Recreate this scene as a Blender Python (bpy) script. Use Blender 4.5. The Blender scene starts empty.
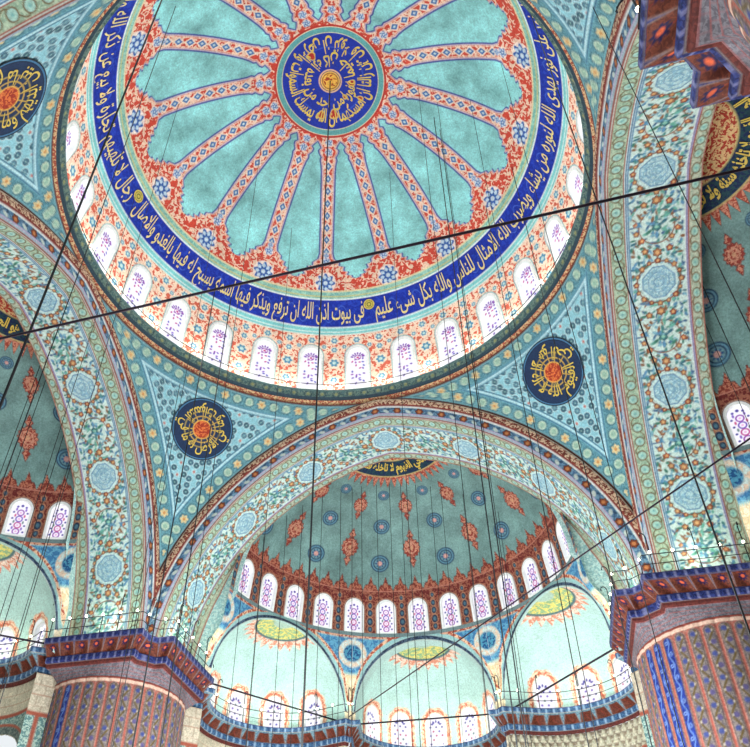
import bpy, math, random
import numpy as np
from math import pi, sin, cos, sqrt, radians as rad

rng = np.random.default_rng(7)
random.seed(7)
SC = bpy.context.scene
COL = SC.collection

# ------------------------------------------------------------------ dimensions
Z0, RD = 33.2, 12.4            # centre and radius of the main dome
LIPR, LIPZ = 11.5, 32.46       # gallery lip under the drum
D = 11.85                      # distance of the great arches from the axis
AE, AZ = 2.142, 17.055         # offset and height of the arch centres
RO, RI = 14.667, 13.584        # outer rim, soffit
DI = 15.75                     # far edge of the soffit
HP = 17.757                    # height of the pier platforms
SY, SZ, SR = 13.97, 22.5, 9.36 # semi-dome centre and radius
PX, PR = 13.9, 3.28            # pier centre, radius

# ------------------------------------------------------------------ helpers
def lin(c):
    c = np.asarray(c, float) / 255.0
    return np.where(c <= 0.04045, c / 12.92, ((c + 0.055) / 1.055) ** 2.4)

def paint(c):
    """pigment: a touch deeper and greyer than the swatch"""
    c = lin(c) ** 1.16; g = c @ np.array([.2126, .7152, .0722])
    return np.clip(g + .86 * (c - g), 0, 1)

def rz(a):
    c, s = cos(a), sin(a)
    return np.array([[c, -s, 0], [s, c, 0], [0, 0, 1.0]])

def root(name, label, cat, loc=(0, 0, 0), ang=0.0, group=None, kind=None):
    o = bpy.data.objects.new(name, None)
    o.empty_display_size = 0.3
    COL.objects.link(o)
    o.location = loc
    o.rotation_euler = (0, 0, ang)
    tag(o, label, cat, group, kind)
    return o

def tag(o, label=None, cat=None, group=None, kind=None):
    if label: o['label'] = label
    if cat: o['category'] = cat
    if group: o['group'] = group
    if kind: o['kind'] = kind
    return o

def link(name, me, parent=None, mat=None, label=None):
    o = bpy.data.objects.new(name, me)
    COL.objects.link(o)
    if mat and len(me.materials) == 0: me.materials.append(mat)
    if parent: o.parent = parent
    if label: o['label'] = label
    return o

def raw_mesh(name, V, F, mat=None, colA=None, colB=None, smooth=True):
    """V (n,3), F list/array of quads or tris"""
    me = bpy.data.meshes.new(name)
    V = np.asarray(V, np.float32)
    if isinstance(F, np.ndarray):
        k = F.shape[1]; nf = len(F); loops = F.ravel(); starts = np.arange(nf) * k
    else:
        ls = np.array([len(f) for f in F]); nf = len(F)
        loops = np.concatenate([np.asarray(f) for f in F]); starts = np.r_[0, np.cumsum(ls)[:-1]]
    me.vertices.add(len(V)); me.vertices.foreach_set('co', V.ravel())
    me.loops.add(len(loops)); me.loops.foreach_set('vertex_index', loops.astype(np.int32))
    me.polygons.add(nf); me.polygons.foreach_set('loop_start', starts.astype(np.int32))
    me.polygons.foreach_set('use_smooth', np.full(nf, smooth))
    me.update(calc_edges=True)
    for nm, c in (('paint', colA), ('paint_alt', colB)):
        if c is not None:
            a = me.attributes.new(nm, 'FLOAT_COLOR', 'POINT')
            if c.shape[1] == 3: c = np.c_[c, np.ones(len(c))]
            a.data.foreach_set('color', np.asarray(c, np.float32).ravel())
    if mat: me.materials.append(mat)
    return me

class Canvas:
    """regular (u,v) grid in metres that carries two paint layers"""
    def __init__(s, u0, u1, v0, v1, cell, base, wrap=False, cellv=None):
        cv = cellv or cell
        s.nu = max(3, int(round((u1 - u0) / cell)) + 1); s.nv = max(3, int(round((v1 - v0) / cv)) + 1)
        s.u = np.linspace(u0, u1, s.nu); s.v = np.linspace(v0, v1, s.nv)
        s.du = (u1 - u0) / (s.nu - 1); s.dv = (v1 - v0) / (s.nv - 1)
        s.cell = max(s.du, s.dv)
        s.U, s.V = np.meshgrid(s.u, s.v)
        s.A = np.empty((s.nv, s.nu, 3)); s.A[:] = paint(base)
        s.B = s.A.copy()
        s.M = np.zeros((s.nv, s.nu))       # how strongly the wash is mottled
    def put(s, a, ca, cb=None, m=None, sl=None):
        if a.dtype == bool: a = a.astype(float)
        A = s.A if sl is None else s.A[sl]; B = s.B if sl is None else s.B[sl]
        a3 = a[..., None]
        A += a3 * (paint(ca) - A); B += a3 * (paint(ca if cb is None else cb) - B)
        Mm = s.M if sl is None else s.M[sl]
        Mm += a * ((m or 0) - Mm)
    def band(s, v0, v1, ca, cb=None, m=None):
        s.put(((s.V >= v0) & (s.V < v1)), ca, cb, m)
    def win(s, u, v, r):
        i0 = max(0, int((u - r - s.u[0]) / s.du)); i1 = min(s.nu, int((u + r - s.u[0]) / s.du) + 2)
        j0 = max(0, int((v - r - s.v[0]) / s.dv)); j1 = min(s.nv, int((v + r - s.v[0]) / s.dv) + 2)
        if i0 >= i1 or j0 >= j1: return None
        return (slice(j0, j1), slice(i0, i1))
    def sd(s, d, ca, cb=None, sl=None, m=None):
        s.put(np.clip(0.5 - d / s.cell, 0, 1), ca, cb, m, sl)
    def disc(s, u, v, r, ca, cb=None):
        w = s.win(u, v, r + s.cell)
        if w: s.sd(np.hypot(s.U[w] - u, s.V[w] - v) - r, ca, cb, w)
    def ring(s, u, v, r, t, ca):
        w = s.win(u, v, r + t + s.cell)
        if w: s.sd(np.abs(np.hypot(s.U[w] - u, s.V[w] - v) - r) - t / 2, ca, None, w)
    def ell(s, u, v, a, b, ang, ca, cb=None):
        w = s.win(u, v, max(a, b) + s.cell)
        if not w: return
        x = s.U[w] - u; y = s.V[w] - v; c, q = cos(ang), sin(ang)
        X = x * c + y * q; Y = -x * q + y * c
        s.sd((np.hypot(X / a, Y / b) - 1) * min(a, b), ca, cb, w)
    def flower(s, u, v, r, n, ca, cc=None, ph=0.0):
        w = s.win(u, v, r + s.cell)
        if not w: return
        x = s.U[w] - u; y = s.V[w] - v; f = np.arctan2(y, x)
        s.sd(np.hypot(x, y) - r * (0.94 + 0.12 * np.cos(n * f + ph)), tuple(q * .55 for q in ca), None, w); s.sd(np.hypot(x, y) - r * (0.74 + 0.14 * np.cos(n * f + ph)), ca, None, w)
        if cc: s.disc(u, v, r * 0.4, cc)
    def stroke(s, pts, t, ca):
        for (a, b), (c, d) in zip(pts[:-1], pts[1:]):
            mu, mv = (a + c) / 2, (b + d) / 2; L = sqrt((c - a) ** 2 + (d - b) ** 2)
            w = s.win(mu, mv, L / 2 + t + s.cell)
            if not w or L == 0: continue
            x = s.U[w] - a; y = s.V[w] - b; ex, ey = (c - a) / L, (d - b) / L
            q = np.clip(x * ex + y * ey, 0, L)
            s.sd(np.hypot(x - q * ex, y - q * ey) - t / 2, ca, None, w)
    def mesh(s, name, fn, mat, keep=None, origin=(0, 0, 0)):
        P = fn(s.U, s.V).reshape(-1, 3) - np.asarray(origin)
        idx = np.arange(s.nu * s.nv).reshape(s.nv, s.nu)
        F = np.stack([idx[:-1, :-1], idx[:-1, 1:], idx[1:, 1:], idx[1:, :-1]], -1).reshape(-1, 4)
        if keep is not None:
            F = F[keep[:-1, :-1].ravel() & keep[1:, 1:].ravel() & keep[:-1, 1:].ravel() & keep[1:, :-1].ravel()]
        A = np.c_[s.A.reshape(-1, 3), s.M.ravel()]; B = s.B.reshape(-1, 3)
        used = np.unique(F); rm = np.full(len(P), -1); rm[used] = np.arange(len(used))
        return raw_mesh(name, P[used], rm[F], mat, A[used], B[used])

def box_arrays(cx, cy, cz, sx, sy, sz):
    V = np.array([[x, y, z] for x in (-.5, .5) for y in (-.5, .5) for z in (-.5, .5)]) * [sx, sy, sz] + [cx, cy, cz]
    F = [(0, 1, 3, 2), (4, 6, 7, 5), (0, 4, 5, 1), (2, 3, 7, 6), (0, 2, 6, 4), (1, 5, 7, 3)]
    return V, F

def tube_arrays(pts, r, n=6):
    pts = np.asarray(pts, float); V = []; F = []
    for i, p in enumerate(pts):
        t = pts[min(i + 1, len(pts) - 1)] - pts[max(i - 1, 0)]; t = t / np.linalg.norm(t)
        a = np.cross(t, [0, 0, 1.0] if abs(t[2]) < .9 else [1.0, 0, 0]); a /= np.linalg.norm(a); b = np.cross(t, a)
        for k in range(n):
            V.append(p + r * (cos(2 * pi * k / n) * a + sin(2 * pi * k / n) * b))
    for i in range(len(pts) - 1):
        for k in range(n):
            q = (k + 1) % n
            F.append((i * n + k, i * n + q, (i + 1) * n + q, (i + 1) * n + k))
    F.append(tuple(range(n))[::-1]); F.append(tuple((len(pts) - 1) * n + k for k in range(n)))
    return np.array(V), F

def join_arrays(L):
    V = []; F = []; o = 0
    for v, f in L:
        V.append(np.asarray(v)); F += [tuple(int(i) + o for i in q) for q in f]; o += len(v)
    return np.concatenate(V), F

def sphere_arrays(c, r, n=8, m=6):
    V = [np.array([0, 0, -r])]; F = []
    for j in range(1, m):
        for k in range(n):
            a = -pi / 2 + pi * j / m; b = 2 * pi * k / n
            V.append(np.array([r * cos(a) * cos(b), r * cos(a) * sin(b), r * sin(a)]))
    V.append(np.array([0, 0, r]))
    for k in range(n): F.append((0, 1 + (k + 1) % n, 1 + k))
    for j in range(m - 2):
        for k in range(n):
            a = 1 + j * n; F.append((a + k, a + (k + 1) % n, a + n + (k + 1) % n, a + n + k))
    a = 1 + (m - 2) * n
    for k in range(n): F.append((a + k, a + (k + 1) % n, len(V) - 1))
    return np.array(V) + np.asarray(c), F

def arrays_to_mesh(name, VF, mat, origin=(0, 0, 0), smooth=False):
    V, F = VF
    return raw_mesh(name, np.asarray(V) - np.asarray(origin), F, mat, smooth=smooth)

# ------------------------------------------------------------------ materials
def nodes_of(m):
    m.use_nodes = True
    nt = m.node_tree; nt.nodes.clear()
    out = nt.nodes.new('ShaderNodeOutputMaterial')
    return nt, out

def painted(name, scale, thr=0.5, rough=0.7, mottle=0.35, bump=0.15, mscale=0.55, dist=0.8):
    """painted plaster: two paint layers woven together by a curly noise, washed and worn"""
    m = bpy.data.materials.new(name); nt, out = nodes_of(m); N = nt.nodes.new; L = nt.links.new
    a = N('ShaderNodeAttribute'); a.attribute_name = 'paint'
    b = N('ShaderNodeAttribute'); b.attribute_name = 'paint_alt'
    tc = N('ShaderNodeTexCoord')
    n1 = N('ShaderNodeTexNoise'); n1.inputs['Scale'].default_value = scale; n1.inputs['Detail'].default_value = 1.0
    n1.inputs['Distortion'].default_value = dist; L(tc.outputs['Object'], n1.inputs['Vector'])
    sub = N('ShaderNodeMath'); sub.operation = 'SUBTRACT'; sub.inputs[1].default_value = thr; L(n1.outputs['Fac'], sub.inputs[0])
    mul = N('ShaderNodeMath'); mul.operation = 'MULTIPLY'; mul.inputs[1].default_value = 14; L(sub.outputs[0], mul.inputs[0])
    add = N('ShaderNodeMath'); add.operation = 'ADD'; add.use_clamp = True; add.inputs[1].default_value = 0.5; L(mul.outputs[0], add.inputs[0])
    mix = N('ShaderNodeMix'); mix.data_type = 'RGBA'
    L(add.outputs[0], mix.inputs['Factor']); L(a.outputs['Color'], mix.inputs['A']); L(b.outputs['Color'], mix.inputs['B'])
    n2 = N('ShaderNodeTexNoise'); n2.inputs['Scale'].default_value = mscale; n2.inputs['Detail'].default_value = 9
    n2.inputs['Roughness'].default_value = 0.65; L(tc.outputs['Object'], n2.inputs['Vector'])
    mr = N('ShaderNodeMapRange'); mr.inputs['From Min'].default_value = 0.3; mr.inputs['From Max'].default_value = 0.7
    mr.inputs['To Min'].default_value = 1 - mottle; mr.inputs['To Max'].default_value = 1 + mottle * 0.8
    L(n2.outputs['Fac'], mr.inputs['Value'])
    amt = N('ShaderNodeMath'); amt.operation = 'MULTIPLY_ADD'; amt.inputs[1].default_value = 0.75; amt.inputs[2].default_value = 0.25
    L(a.outputs['Alpha'], amt.inputs[0])
    mm = N('ShaderNodeMix'); mm.data_type = 'FLOAT'; mm.inputs['A'].default_value = 1.0
    L(amt.outputs[0], mm.inputs['Factor']); L(mr.outputs['Result'], mm.inputs['B'])
    n3 = N('ShaderNodeTexNoise'); n3.inputs['Scale'].default_value = 11; n3.inputs['Detail'].default_value = 5; n3.inputs['Roughness'].default_value = 0.7
    L(tc.outputs['Object'], n3.inputs['Vector'])
    gr = N('ShaderNodeMapRange'); gr.inputs['From Min'].default_value = 0.32; gr.inputs['From Max'].default_value = 0.68
    gr.inputs['To Min'].default_value = 0.70; gr.inputs['To Max'].default_value = 1.22; L(n3.outputs['Fac'], gr.inputs['Value'])
    gm = N('ShaderNodeMath'); gm.operation = 'MULTIPLY'; L(mm.outputs['Result'], gm.inputs[0]); L(gr.outputs['Result'], gm.inputs[1])
    vm = N('ShaderNodeVectorMath'); vm.operation = 'SCALE'
    L(mix.outputs['Result'], vm.inputs[0]); L(gm.outputs[0], vm.inputs['Scale'])
    p = N('ShaderNodeBsdfPrincipled'); p.inputs['Roughness'].default_value = rough
    p.inputs['Specular IOR Level'].default_value = 0.25
    L(vm.outputs[0], p.inputs['Base Color'])
    bp = N('ShaderNodeBump'); bp.inputs['Strength'].default_value = bump; bp.inputs['Distance'].default_value = 0.03
    L(n1.outputs['Fac'], bp.inputs['Height']); L(bp.outputs[0], p.inputs['Normal'])
    L(p.outputs[0], out.inputs[0])
    return m

def plain(name, c, rough=0.6, metal=0.0, var=0.2, scale=6.0, spec=0.3):
    m = bpy.data.materials.new(name); nt, out = nodes_of(m); N = nt.nodes.new; L = nt.links.new
    tc = N('ShaderNodeTexCoord'); n = N('ShaderNodeTexNoise'); n.inputs['Scale'].default_value = scale; n.inputs['Detail'].default_value = 4
    L(tc.outputs['Object'], n.inputs['Vector'])
    r = N('ShaderNodeValToRGB'); cc = lin(c)
    r.color_ramp.elements[0].position = 0.3; r.color_ramp.elements[1].position = 0.7
    r.color_ramp.elements[0].color = (*(cc * (1 - var)), 1); r.color_ramp.elements[1].color = (*np.minimum(cc * (1 + var), 1), 1)
    L(n.outputs['Fac'], r.inputs[0])
    p = N('ShaderNodeBsdfPrincipled'); p.inputs['Roughness'].default_value = rough; p.inputs['Metallic'].default_value = metal
    p.inputs['Specular IOR Level'].default_value = spec
    L(r.outputs[0], p.inputs['Base Color']); L(p.outputs[0], out.inputs[0])
    return m

def stained(name, strength):
    """daylit coloured glass"""
    m = bpy.data.materials.new(name); nt, out = nodes_of(m); N = nt.nodes.new; L = nt.links.new
    a = N('ShaderNodeAttribute'); a.attribute_name = 'paint'
    tc = N('ShaderNodeTexCoord'); n = N('ShaderNodeTexNoise'); n.inputs['Scale'].default_value = .8
    L(tc.outputs['Object'], n.inputs['Vector'])
    mr = N('ShaderNodeMapRange'); mr.inputs['To Min'].default_value = strength * 0.8; mr.inputs['To Max'].default_value = strength * 1.2
    L(n.outputs['Fac'], mr.inputs['Value'])
    p = N('ShaderNodeBsdfPrincipled'); p.inputs['Roughness'].default_value = 0.15
    p.inputs['Base Color'].default_value = (.02, .02, .025, 1); L(a.outputs['Color'], p.inputs['Emission Color'])
    L(mr.outputs['Result'], p.inputs['Emission Strength']); L(p.outputs[0], out.inputs[0])
    return m

def glowing(name, c, strength):
    m = bpy.data.materials.new(name); nt, out = nodes_of(m)
    e = nt.nodes.new('ShaderNodeEmission'); e.inputs[0].default_value = (*lin(c), 1); e.inputs[1].default_value = strength
    nt.links.new(e.outputs[0], out.inputs[0])
    return m

M_DOME = painted('dome_paint', 4.6, 0.53, mottle=0.48, mscale=0.6)
M_DRUM = M_DOME
M_SEMI = painted('semi_dome_paint', 7.0, 0.5, mottle=0.45, mscale=0.6)
M_ARCH = painted('arch_paint', 7.0, 0.5, mottle=0.3, mscale=1.0)
M_PEND = painted('pendentive_paint', 7.0, 0.5, mottle=0.3, mscale=1.0)
M_EXED = painted('exedra_paint', 5.0, 0.5, mottle=0.22, mscale=0.5)
M_STONE = painted('painted_stone', 9.0, 0.5, mottle=0.35, mscale=1.5, bump=0.3)
M_GOLD = plain('gold_leaf', (206, 186, 84), 0.45, 0.0, 0.12)
M_GOLDP = plain('pale_gold', (222, 208, 140), 0.5, 0.0, 0.1)
M_FRAME = plain('window_frame_plaster', (232, 240, 238), 0.7, 0, 0.08)
M_GLASSA = stained('drum_stained_glass', 0.95)
M_GLASSB = stained('semi_dome_stained_glass', 0.95)
M_GLASSC = stained('exedra_stained_glass', 1.0)
M_IRON = plain('dark_iron', (34, 34, 40), 0.5, 0.6, 0.3)
M_CABLE = plain('black_cable', (28, 34, 36), 0.7, 0, 0.2)
M_BAR = plain('painted_tie_bar', (38, 30, 44), 0.5, 0.3, 0.3)
M_BULB = glowing('lit_bulb', (255, 246, 220), 9.0)
M_RED = plain('red_carpet', (118, 70, 66), 0.95, 0, 0.25)

# ------------------------------------------------------------------ arabic writing
FORMS = {}
def _f(ch, base, n):
    FORMS[ch] = (base, n)
for ch, b, n in (('ا', 0xFE8D, 2), ('ب', 0xFE8F, 4), ('ة', 0xFE93, 2), ('ت', 0xFE95, 4), ('ث', 0xFE99, 4), ('ج', 0xFE9D, 4),
                 ('ح', 0xFEA1, 4), ('خ', 0xFEA5, 4), ('د', 0xFEA9, 2), ('ذ', 0xFEAB, 2), ('ر', 0xFEAD, 2), ('ز', 0xFEAF, 2),
                 ('س', 0xFEB1, 4), ('ش', 0xFEB5, 4), ('ص', 0xFEB9, 4), ('ض', 0xFEBD, 4), ('ط', 0xFEC1, 4), ('ظ', 0xFEC5, 4),
                 ('ع', 0xFEC9, 4), ('غ', 0xFECD, 4), ('ف', 0xFED1, 4), ('ق', 0xFED5, 4), ('ك', 0xFED9, 4), ('ل', 0xFEDD, 4),
                 ('م', 0xFEE1, 4), ('ن', 0xFEE5, 4), ('ه', 0xFEE9, 4), ('و', 0xFEED, 2), ('ى', 0xFEEF, 2), ('ي', 0xFEF1, 4),
                 ('ء', 0xFE80, 1)):
    _f(ch, b, n)

def shape_arabic(s):
    s = s.replace('لا', '\uE000'); out = []
    F = dict(FORMS); F['\uE000'] = (0xFEFB, 2)
    for i, ch in enumerate(s):
        if ch not in F: out.append(ch); continue
        b, n = F[ch]
        prev = s[i - 1] if i else ' '; nxt = s[i + 1] if i + 1 < len(s) else ' '
        jp = prev in F and F[prev][1] == 4 and n > 1
        jn = n == 4 and nxt in F and F[nxt][1] > 1
        k = 3 if (jp and jn) else 1 if jp else 2 if jn else 0
        out.append(chr(b + k))
    return ''.join(out)[::-1]

def text_mesh(s, weight=0.0, res=3):
    """flat lettering mesh, x to the right, letters about 0.7 tall"""
    c = bpy.data.curves.new('lettering', 'FONT'); c.body = shape_arabic(s); c.size = 1.0
    c.resolution_u = res; c.offset = weight
    o = bpy.data.objects.new('lettering', c); COL.objects.link(o)
    dg = bpy.context.evaluated_depsgraph_get()
    me = bpy.data.meshes.new_from_object(o.evaluated_get(dg))
    V = np.empty(len(me.vertices) * 3, np.float32); me.vertices.foreach_get('co', V); V = V.reshape(-1, 3)[:, :2]
    F = [tuple(p.vertices) for p in me.polygons]
    bpy.data.objects.remove(o); bpy.data.curves.remove(c); bpy.data.meshes.remove(me)
    return V, F

def warp_text(name, VF, fn, mat):
    V, F = VF
    return raw_mesh(name, fn(V[:, 0], V[:, 1]), F, mat, smooth=False)

# ------------------------------------------------------------------ windows
def arch_outline(a, h, n=12):
    """closed outline: jambs half width a, height h to the springing"""
    p = [(-a, 0.0), (a, 0.0)] + [(a * cos(pi * k / n), h + 1.08 * a * sin(pi * k / n)) for k in range(0, n + 1)]
    return np.array(p)

def window_frame_mesh(name, a, h, t, front, back, mat):
    o = arch_outline(a + t, h); o[:2, 1] -= t * 0.6
    i = arch_outline(a, h); n = len(o)
    V = np.concatenate([np.c_[o, np.full(n, front)], np.c_[i, np.full(n, front)], np.c_[i, np.full(n, back)], np.c_[o, np.full(n, back)]])
    F = []
    for k in range(n):
        q = (k + 1) % n
        for r in range(4):
            s = (r + 1) % 4
            F.append((r * n + k, r * n + q, s * n + q, s * n + k))
    return raw_mesh(name, V, F, mat, smooth=False)

def pane_mesh(name, a, h, depth, mat, style, cell=0.035):
    c = Canvas(-a, a, 0, h + 1.08 * a, cell, (247, 243, 255))
    if style == 'drum':
        for k in range(int(h / 0.24) + 3):
            y = h + 0.25 * a - k * 0.24
            f = max(0.0, (y - 0.25 * h) / h)
            for j in range(4):
                x = (j - 1.5) * a * 0.42 + random.uniform(-.03, .03)
                col = random.choice([(120, 70, 190), (165, 70, 190), (205, 80, 160), (90, 90, 200), (150, 110, 215)])
                if random.random() < 0.35 + 0.7 * f: c.ell(x, y + random.uniform(-.06, .06), 0.085, 0.055, random.uniform(0, 3), col)  # coloured pieces thin out downward, so the glare near the sill is painted in
        for k in range(7):
            q = pi * (k + .5) / 7
            c.ell(a * .66 * cos(q), h + a * .62 * sin(q), .1, .05, q, (130, 60, 180))
        c.ring(0, h, a * .34, .05, (180, 80, 180)); c.disc(0, h, .08, (210, 60, 150))
    elif style == 'semi':
        n = int(h / 0.36)
        for k in range(n + 1):
            y = 0.22 + k * 0.36
            if y > h + .25: break
            col = [(165, 80, 190), (205, 70, 160), (130, 90, 200)][k % 3]
            c.ring(0, y, .155, .07, col); c.disc(0, y, .06, (240, 190, 230))
            c.disc(-a * .72, y, .055, (70, 60, 165)); c.disc(a * .72, y, .055, (70, 60, 165))
            for sx in (-1, 1): c.ell(sx * .23, y + .18, .05, .09, 0, [(215, 90, 150), (150, 110, 210), (120, 150, 150)][(k + 1) % 3])
        c.disc(0, h + .6 * a, .075, (80, 60, 170))
        for sx in (-1, 1): c.disc(sx * a * .45, h + .45 * a, .06, (90, 70, 180))
    else:
        for k in range(9):
            y = 0.2 + k * 0.26
            if y > h + .3 * a: break
            for j in range(5):
                if (k + j) % 2: continue
                x = (j - 2) * a * .36
                c.disc(x, y, .06, random.choice([(80, 70, 190), (60, 60, 150), (60, 130, 110), (200, 80, 130), (130, 90, 200)]))
        for k in range(5):
            q = pi * (k + .5) / 5
            c.ell(a * .55 * cos(q), h + a * .5 * sin(q), .09, .05, q, (60, 60, 170))
    inside = (np.abs(c.U) <= a * 1.02) & ((c.V <= h) | (np.hypot(c.U, (c.V - h) / 1.08) <= a * 1.06))
    return c.mesh(name, lambda u, v: np.stack([u, v, np.full_like(u, depth)], -1), mat, inside)

def place_window(frame, pane, parent, centre, inward, up, width_dir):
    """window local axes: x right seen from inside, y up, z to the interior"""
    from mathutils import Matrix
    f = link('window', frame, parent)
    x, y, z = [np.asarray(q, float) for q in (width_dir, up, inward)]
    f.matrix_local = Matrix(((x[0], y[0], z[0], centre[0]), (x[1], y[1], z[1], centre[1]), (x[2], y[2], z[2], centre[2]), (0, 0, 0, 1)))
    link('pane', pane, f)
    return f

# ------------------------------------------------------------------ main dome
TURQ = (138, 216, 216)
RIB0 = 105.75
WIN0, WSTEP, NWIN = 95.9, 360 / 27.0, 27

def build_main_dome():
    O = np.array([0, 0, LIPZ])
    t = root('main_dome', 'great turquoise central dome with sixteen red ribs and a blue band of gold writing', 'dome', O)
    cell = 0.052
    c = Canvas(-180, 180, -0.9, RD * rad(76.0), 360 / 1560.0, TURQ, cellv=cell)
    c.cell = cell
    TH, S = c.U, c.V; EL = np.degrees(S / RD)
    rho = RD * np.cos(np.maximum(S, 0) / RD)
    c.M[:] = 1.0
    RED, CRM = (212, 74, 46), (232, 204, 178)
    # ribs
    x = ((TH - RIB0 + 11.25) % 22.5 - 11.25) * pi / 180 * rho
    we = [33, 36.3, 36.7, 37.4, 37.7, 38.5, 38.9, 40.0, 40.4, 41.3, 42.4, 44, 66, 68, 69.2, 70.0, 71, 71.8, 72.4, 73.2, 74.2, 75.2, 78]
    ww = [9, 2.3, 1.62, 1.55, 1.22, 1.36, 1.02, 1.06, .74, .74, .40, .31, .31, .34, .40, .34, .48, .50, .36, .44, .6, 1.2, 3]
    w = np.interp(EL, we, ww)
    half = 11.25 * pi / 180 * rho
    d = np.abs(x) - w
    c.sd(d - 0.16, (70, 90, 170), m=0.2); c.sd(d - 0.07, (205, 190, 200), m=0.2)
    c.sd(d, RED, CRM, m=0.1)
    edge = np.abs(d + 0.05) - 0.018
    c.sd(np.where(EL > 36, edge, 1), (238, 215, 185))
    # flowers strung along the ribs
    per = 0.72
    y = ((S + .1) % per) - per / 2
    inr = (EL > 43.5) & (EL < 70)
    dm = np.abs(x) / .19 + np.abs(y) / .25 - 1
    c.sd(np.where(inr, (dm - .45) * .2, 1), (238, 222, 200)); c.sd(np.where(inr, dm * .2, 1), (40, 120, 185)); c.sd(np.where(inr, (dm + .6) * .2, 1), (190, 220, 225))
    def rosette(el, r, n=8, lateral=0.0, step=22.5, ph=RIB0):
        xx = ((TH - ph + step / 2) % step - step / 2) * pi / 180 * rho - lateral
        yy = S - RD * rad(el); h = np.hypot(xx, yy); a = np.arctan2(yy, xx)
        c.sd(h - r, (235, 225, 215)); c.sd(h - r * (.80 + .14 * np.cos(n * a)), (30, 105, 185))
        c.sd(np.where(h > r * .28, np.abs(h - r * .55) - r * .1 * (1 + np.cos(n * a + 1.0)), 1), (190, 220, 235))
        c.sd(h - r * .2, (200, 225, 235))
    rosette(35.4, .66); rosette(41.6, .28, 5); rosette(43.3, .19, 4)
    rosette(71.4, .24, 5); rosette(73.9, .24, 5)
    # rings around the dome
    c.band(-2, RD * rad(33.0), RED, CRM, 0.1)
    e = RD * pi / 180
    c.band(30.4 * e, 33.0 * e, (150, 208, 190), (120, 190, 180), .3)
    c.sd(np.abs(S - 32.9 * e) - .05, (225, 215, 170)); c.sd(np.abs(S - 31.4 * e) - .04, (200, 200, 130)); c.sd(np.abs(S - 30.45 * e) - .06, (220, 235, 235))
    c.band(21.8 * e, 30.4 * e, (18, 58, 176), (26, 74, 196), .15)
    c.band(19.4 * e, 21.8 * e, (120, 214, 214), None, .3)
    c.sd(np.abs(S - 21.8 * e) - .05, (215, 235, 235)); c.sd(np.abs(S - 20.4 * e) - .03, (225, 240, 235)); c.sd(np.abs(S - 19.4 * e) - .05, (225, 230, 220))
    # sprays of light blue vine between the letters
    vine = np.abs(S - 26.0 * e - .55 * np.sin(TH * pi / 180 * 44)) - .028
    c.sd(np.where((S > 22.3 * e) & (S < 30 * e), vine, 1), (70, 120, 225))
    # drum with windows
    c.band(-2, 19.3 * e, (244, 216, 190), (220, 104, 72), .15)
    step = WSTEP
    wx = ((TH - WIN0 + step / 2) % step - step / 2) * pi / 180 * rho
    def fl(el, r, off, col=(50, 150, 190)):
        xx = ((TH - WIN0 - off + step / 2) % step - step / 2) * pi / 180 * rho; yy = S - el * e; h = np.hypot(xx, yy); a = np.arctan2(yy, xx)
        c.sd(h - r * 1.25, (240, 228, 205)); c.sd(h - r * (.85 + .15 * np.cos(6 * a)), col); c.sd(h - r * .4, (190, 225, 220))
    for el, r in ((4.2, .24), (10.2, .3), (14.6, .2)): fl(el, r, step / 2)
    fl(17.6, .22, 0); fl(17.6, .22, step / 2)
    for s in (-1, 1): fl(15.6, .15, s * 3.7)
    aw, hw, sill = 0.53, 2.52, 0.15
    dw = np.where(S < sill + hw, np.abs(wx) - aw, np.hypot(wx, (S - sill - hw) / 1.08) - aw)
    c.sd(dw - .26, (120, 190, 196)); c.sd(dw - .2, (236, 236, 232))
    keep = ~((dw < 0.08) & (S > sill - .1))
    def shell(U, V):
        a = np.radians(U); el = np.maximum(V, 0) / RD
        r = RD * np.cos(el); z = Z0 + np.where(V > 0, RD * np.sin(el), V)
        return np.stack([r * np.cos(a), r * np.sin(a), z], -1)
    link('shell', c.mesh('dome_shell', shell, M_DOME, keep, O), t)
    # windows
    fr = window_frame_mesh('drum_window_frame', aw, hw, .09, .13, -.28, M_FRAME)
    pn = pane_mesh('drum_window_pane', aw, hw, -.12, M_GLASSA, 'drum')
    elm = (sill + hw / 2) / RD
    for k in range(NWIN):
        a = rad(WIN0 + k * WSTEP)
        inward = -np.array([cos(elm) * cos(a), cos(elm) * sin(a), sin(elm)])
        up = np.array([-sin(elm) * cos(a), -sin(elm) * sin(a), cos(elm)])
        ctr = np.array([0, 0, Z0]) - inward * RD - up * (hw / 2) - O
        place_window(fr, pn, t, ctr, inward, up, np.array([sin(a), -cos(a), 0]))
    # crown medallion
    rmax = 3.3
    m = Canvas(0, 360, 0, rmax, 0.75, (20, 62, 180), cellv=.04); m.cell = .04
    Rr = m.V
    m.sd(np.abs(Rr - 1.9) - .03, (45, 95, 205))
    m.band(2.74, 3.06, (90, 176, 178)); m.band(3.02, 3.07, (220, 220, 190)); m.band(3.07, 3.2, (196, 56, 44)); m.band(3.2, 3.6, (214, 72, 44), (240, 214, 190))
    m.band(2.70, 2.75, (215, 215, 170))
    for r0, r1, col in ((0, .42, (232, 182, 30)), (.42, .47, (120, 50, 25)), (.47, .53, (230, 190, 80)), (.53, .6, (30, 60, 130)), (.6, .68, (225, 190, 150))):
        m.band(r0, r1, col)
    m.put((Rr < .40), (236, 190, 30), (175, 70, 20))
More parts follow.
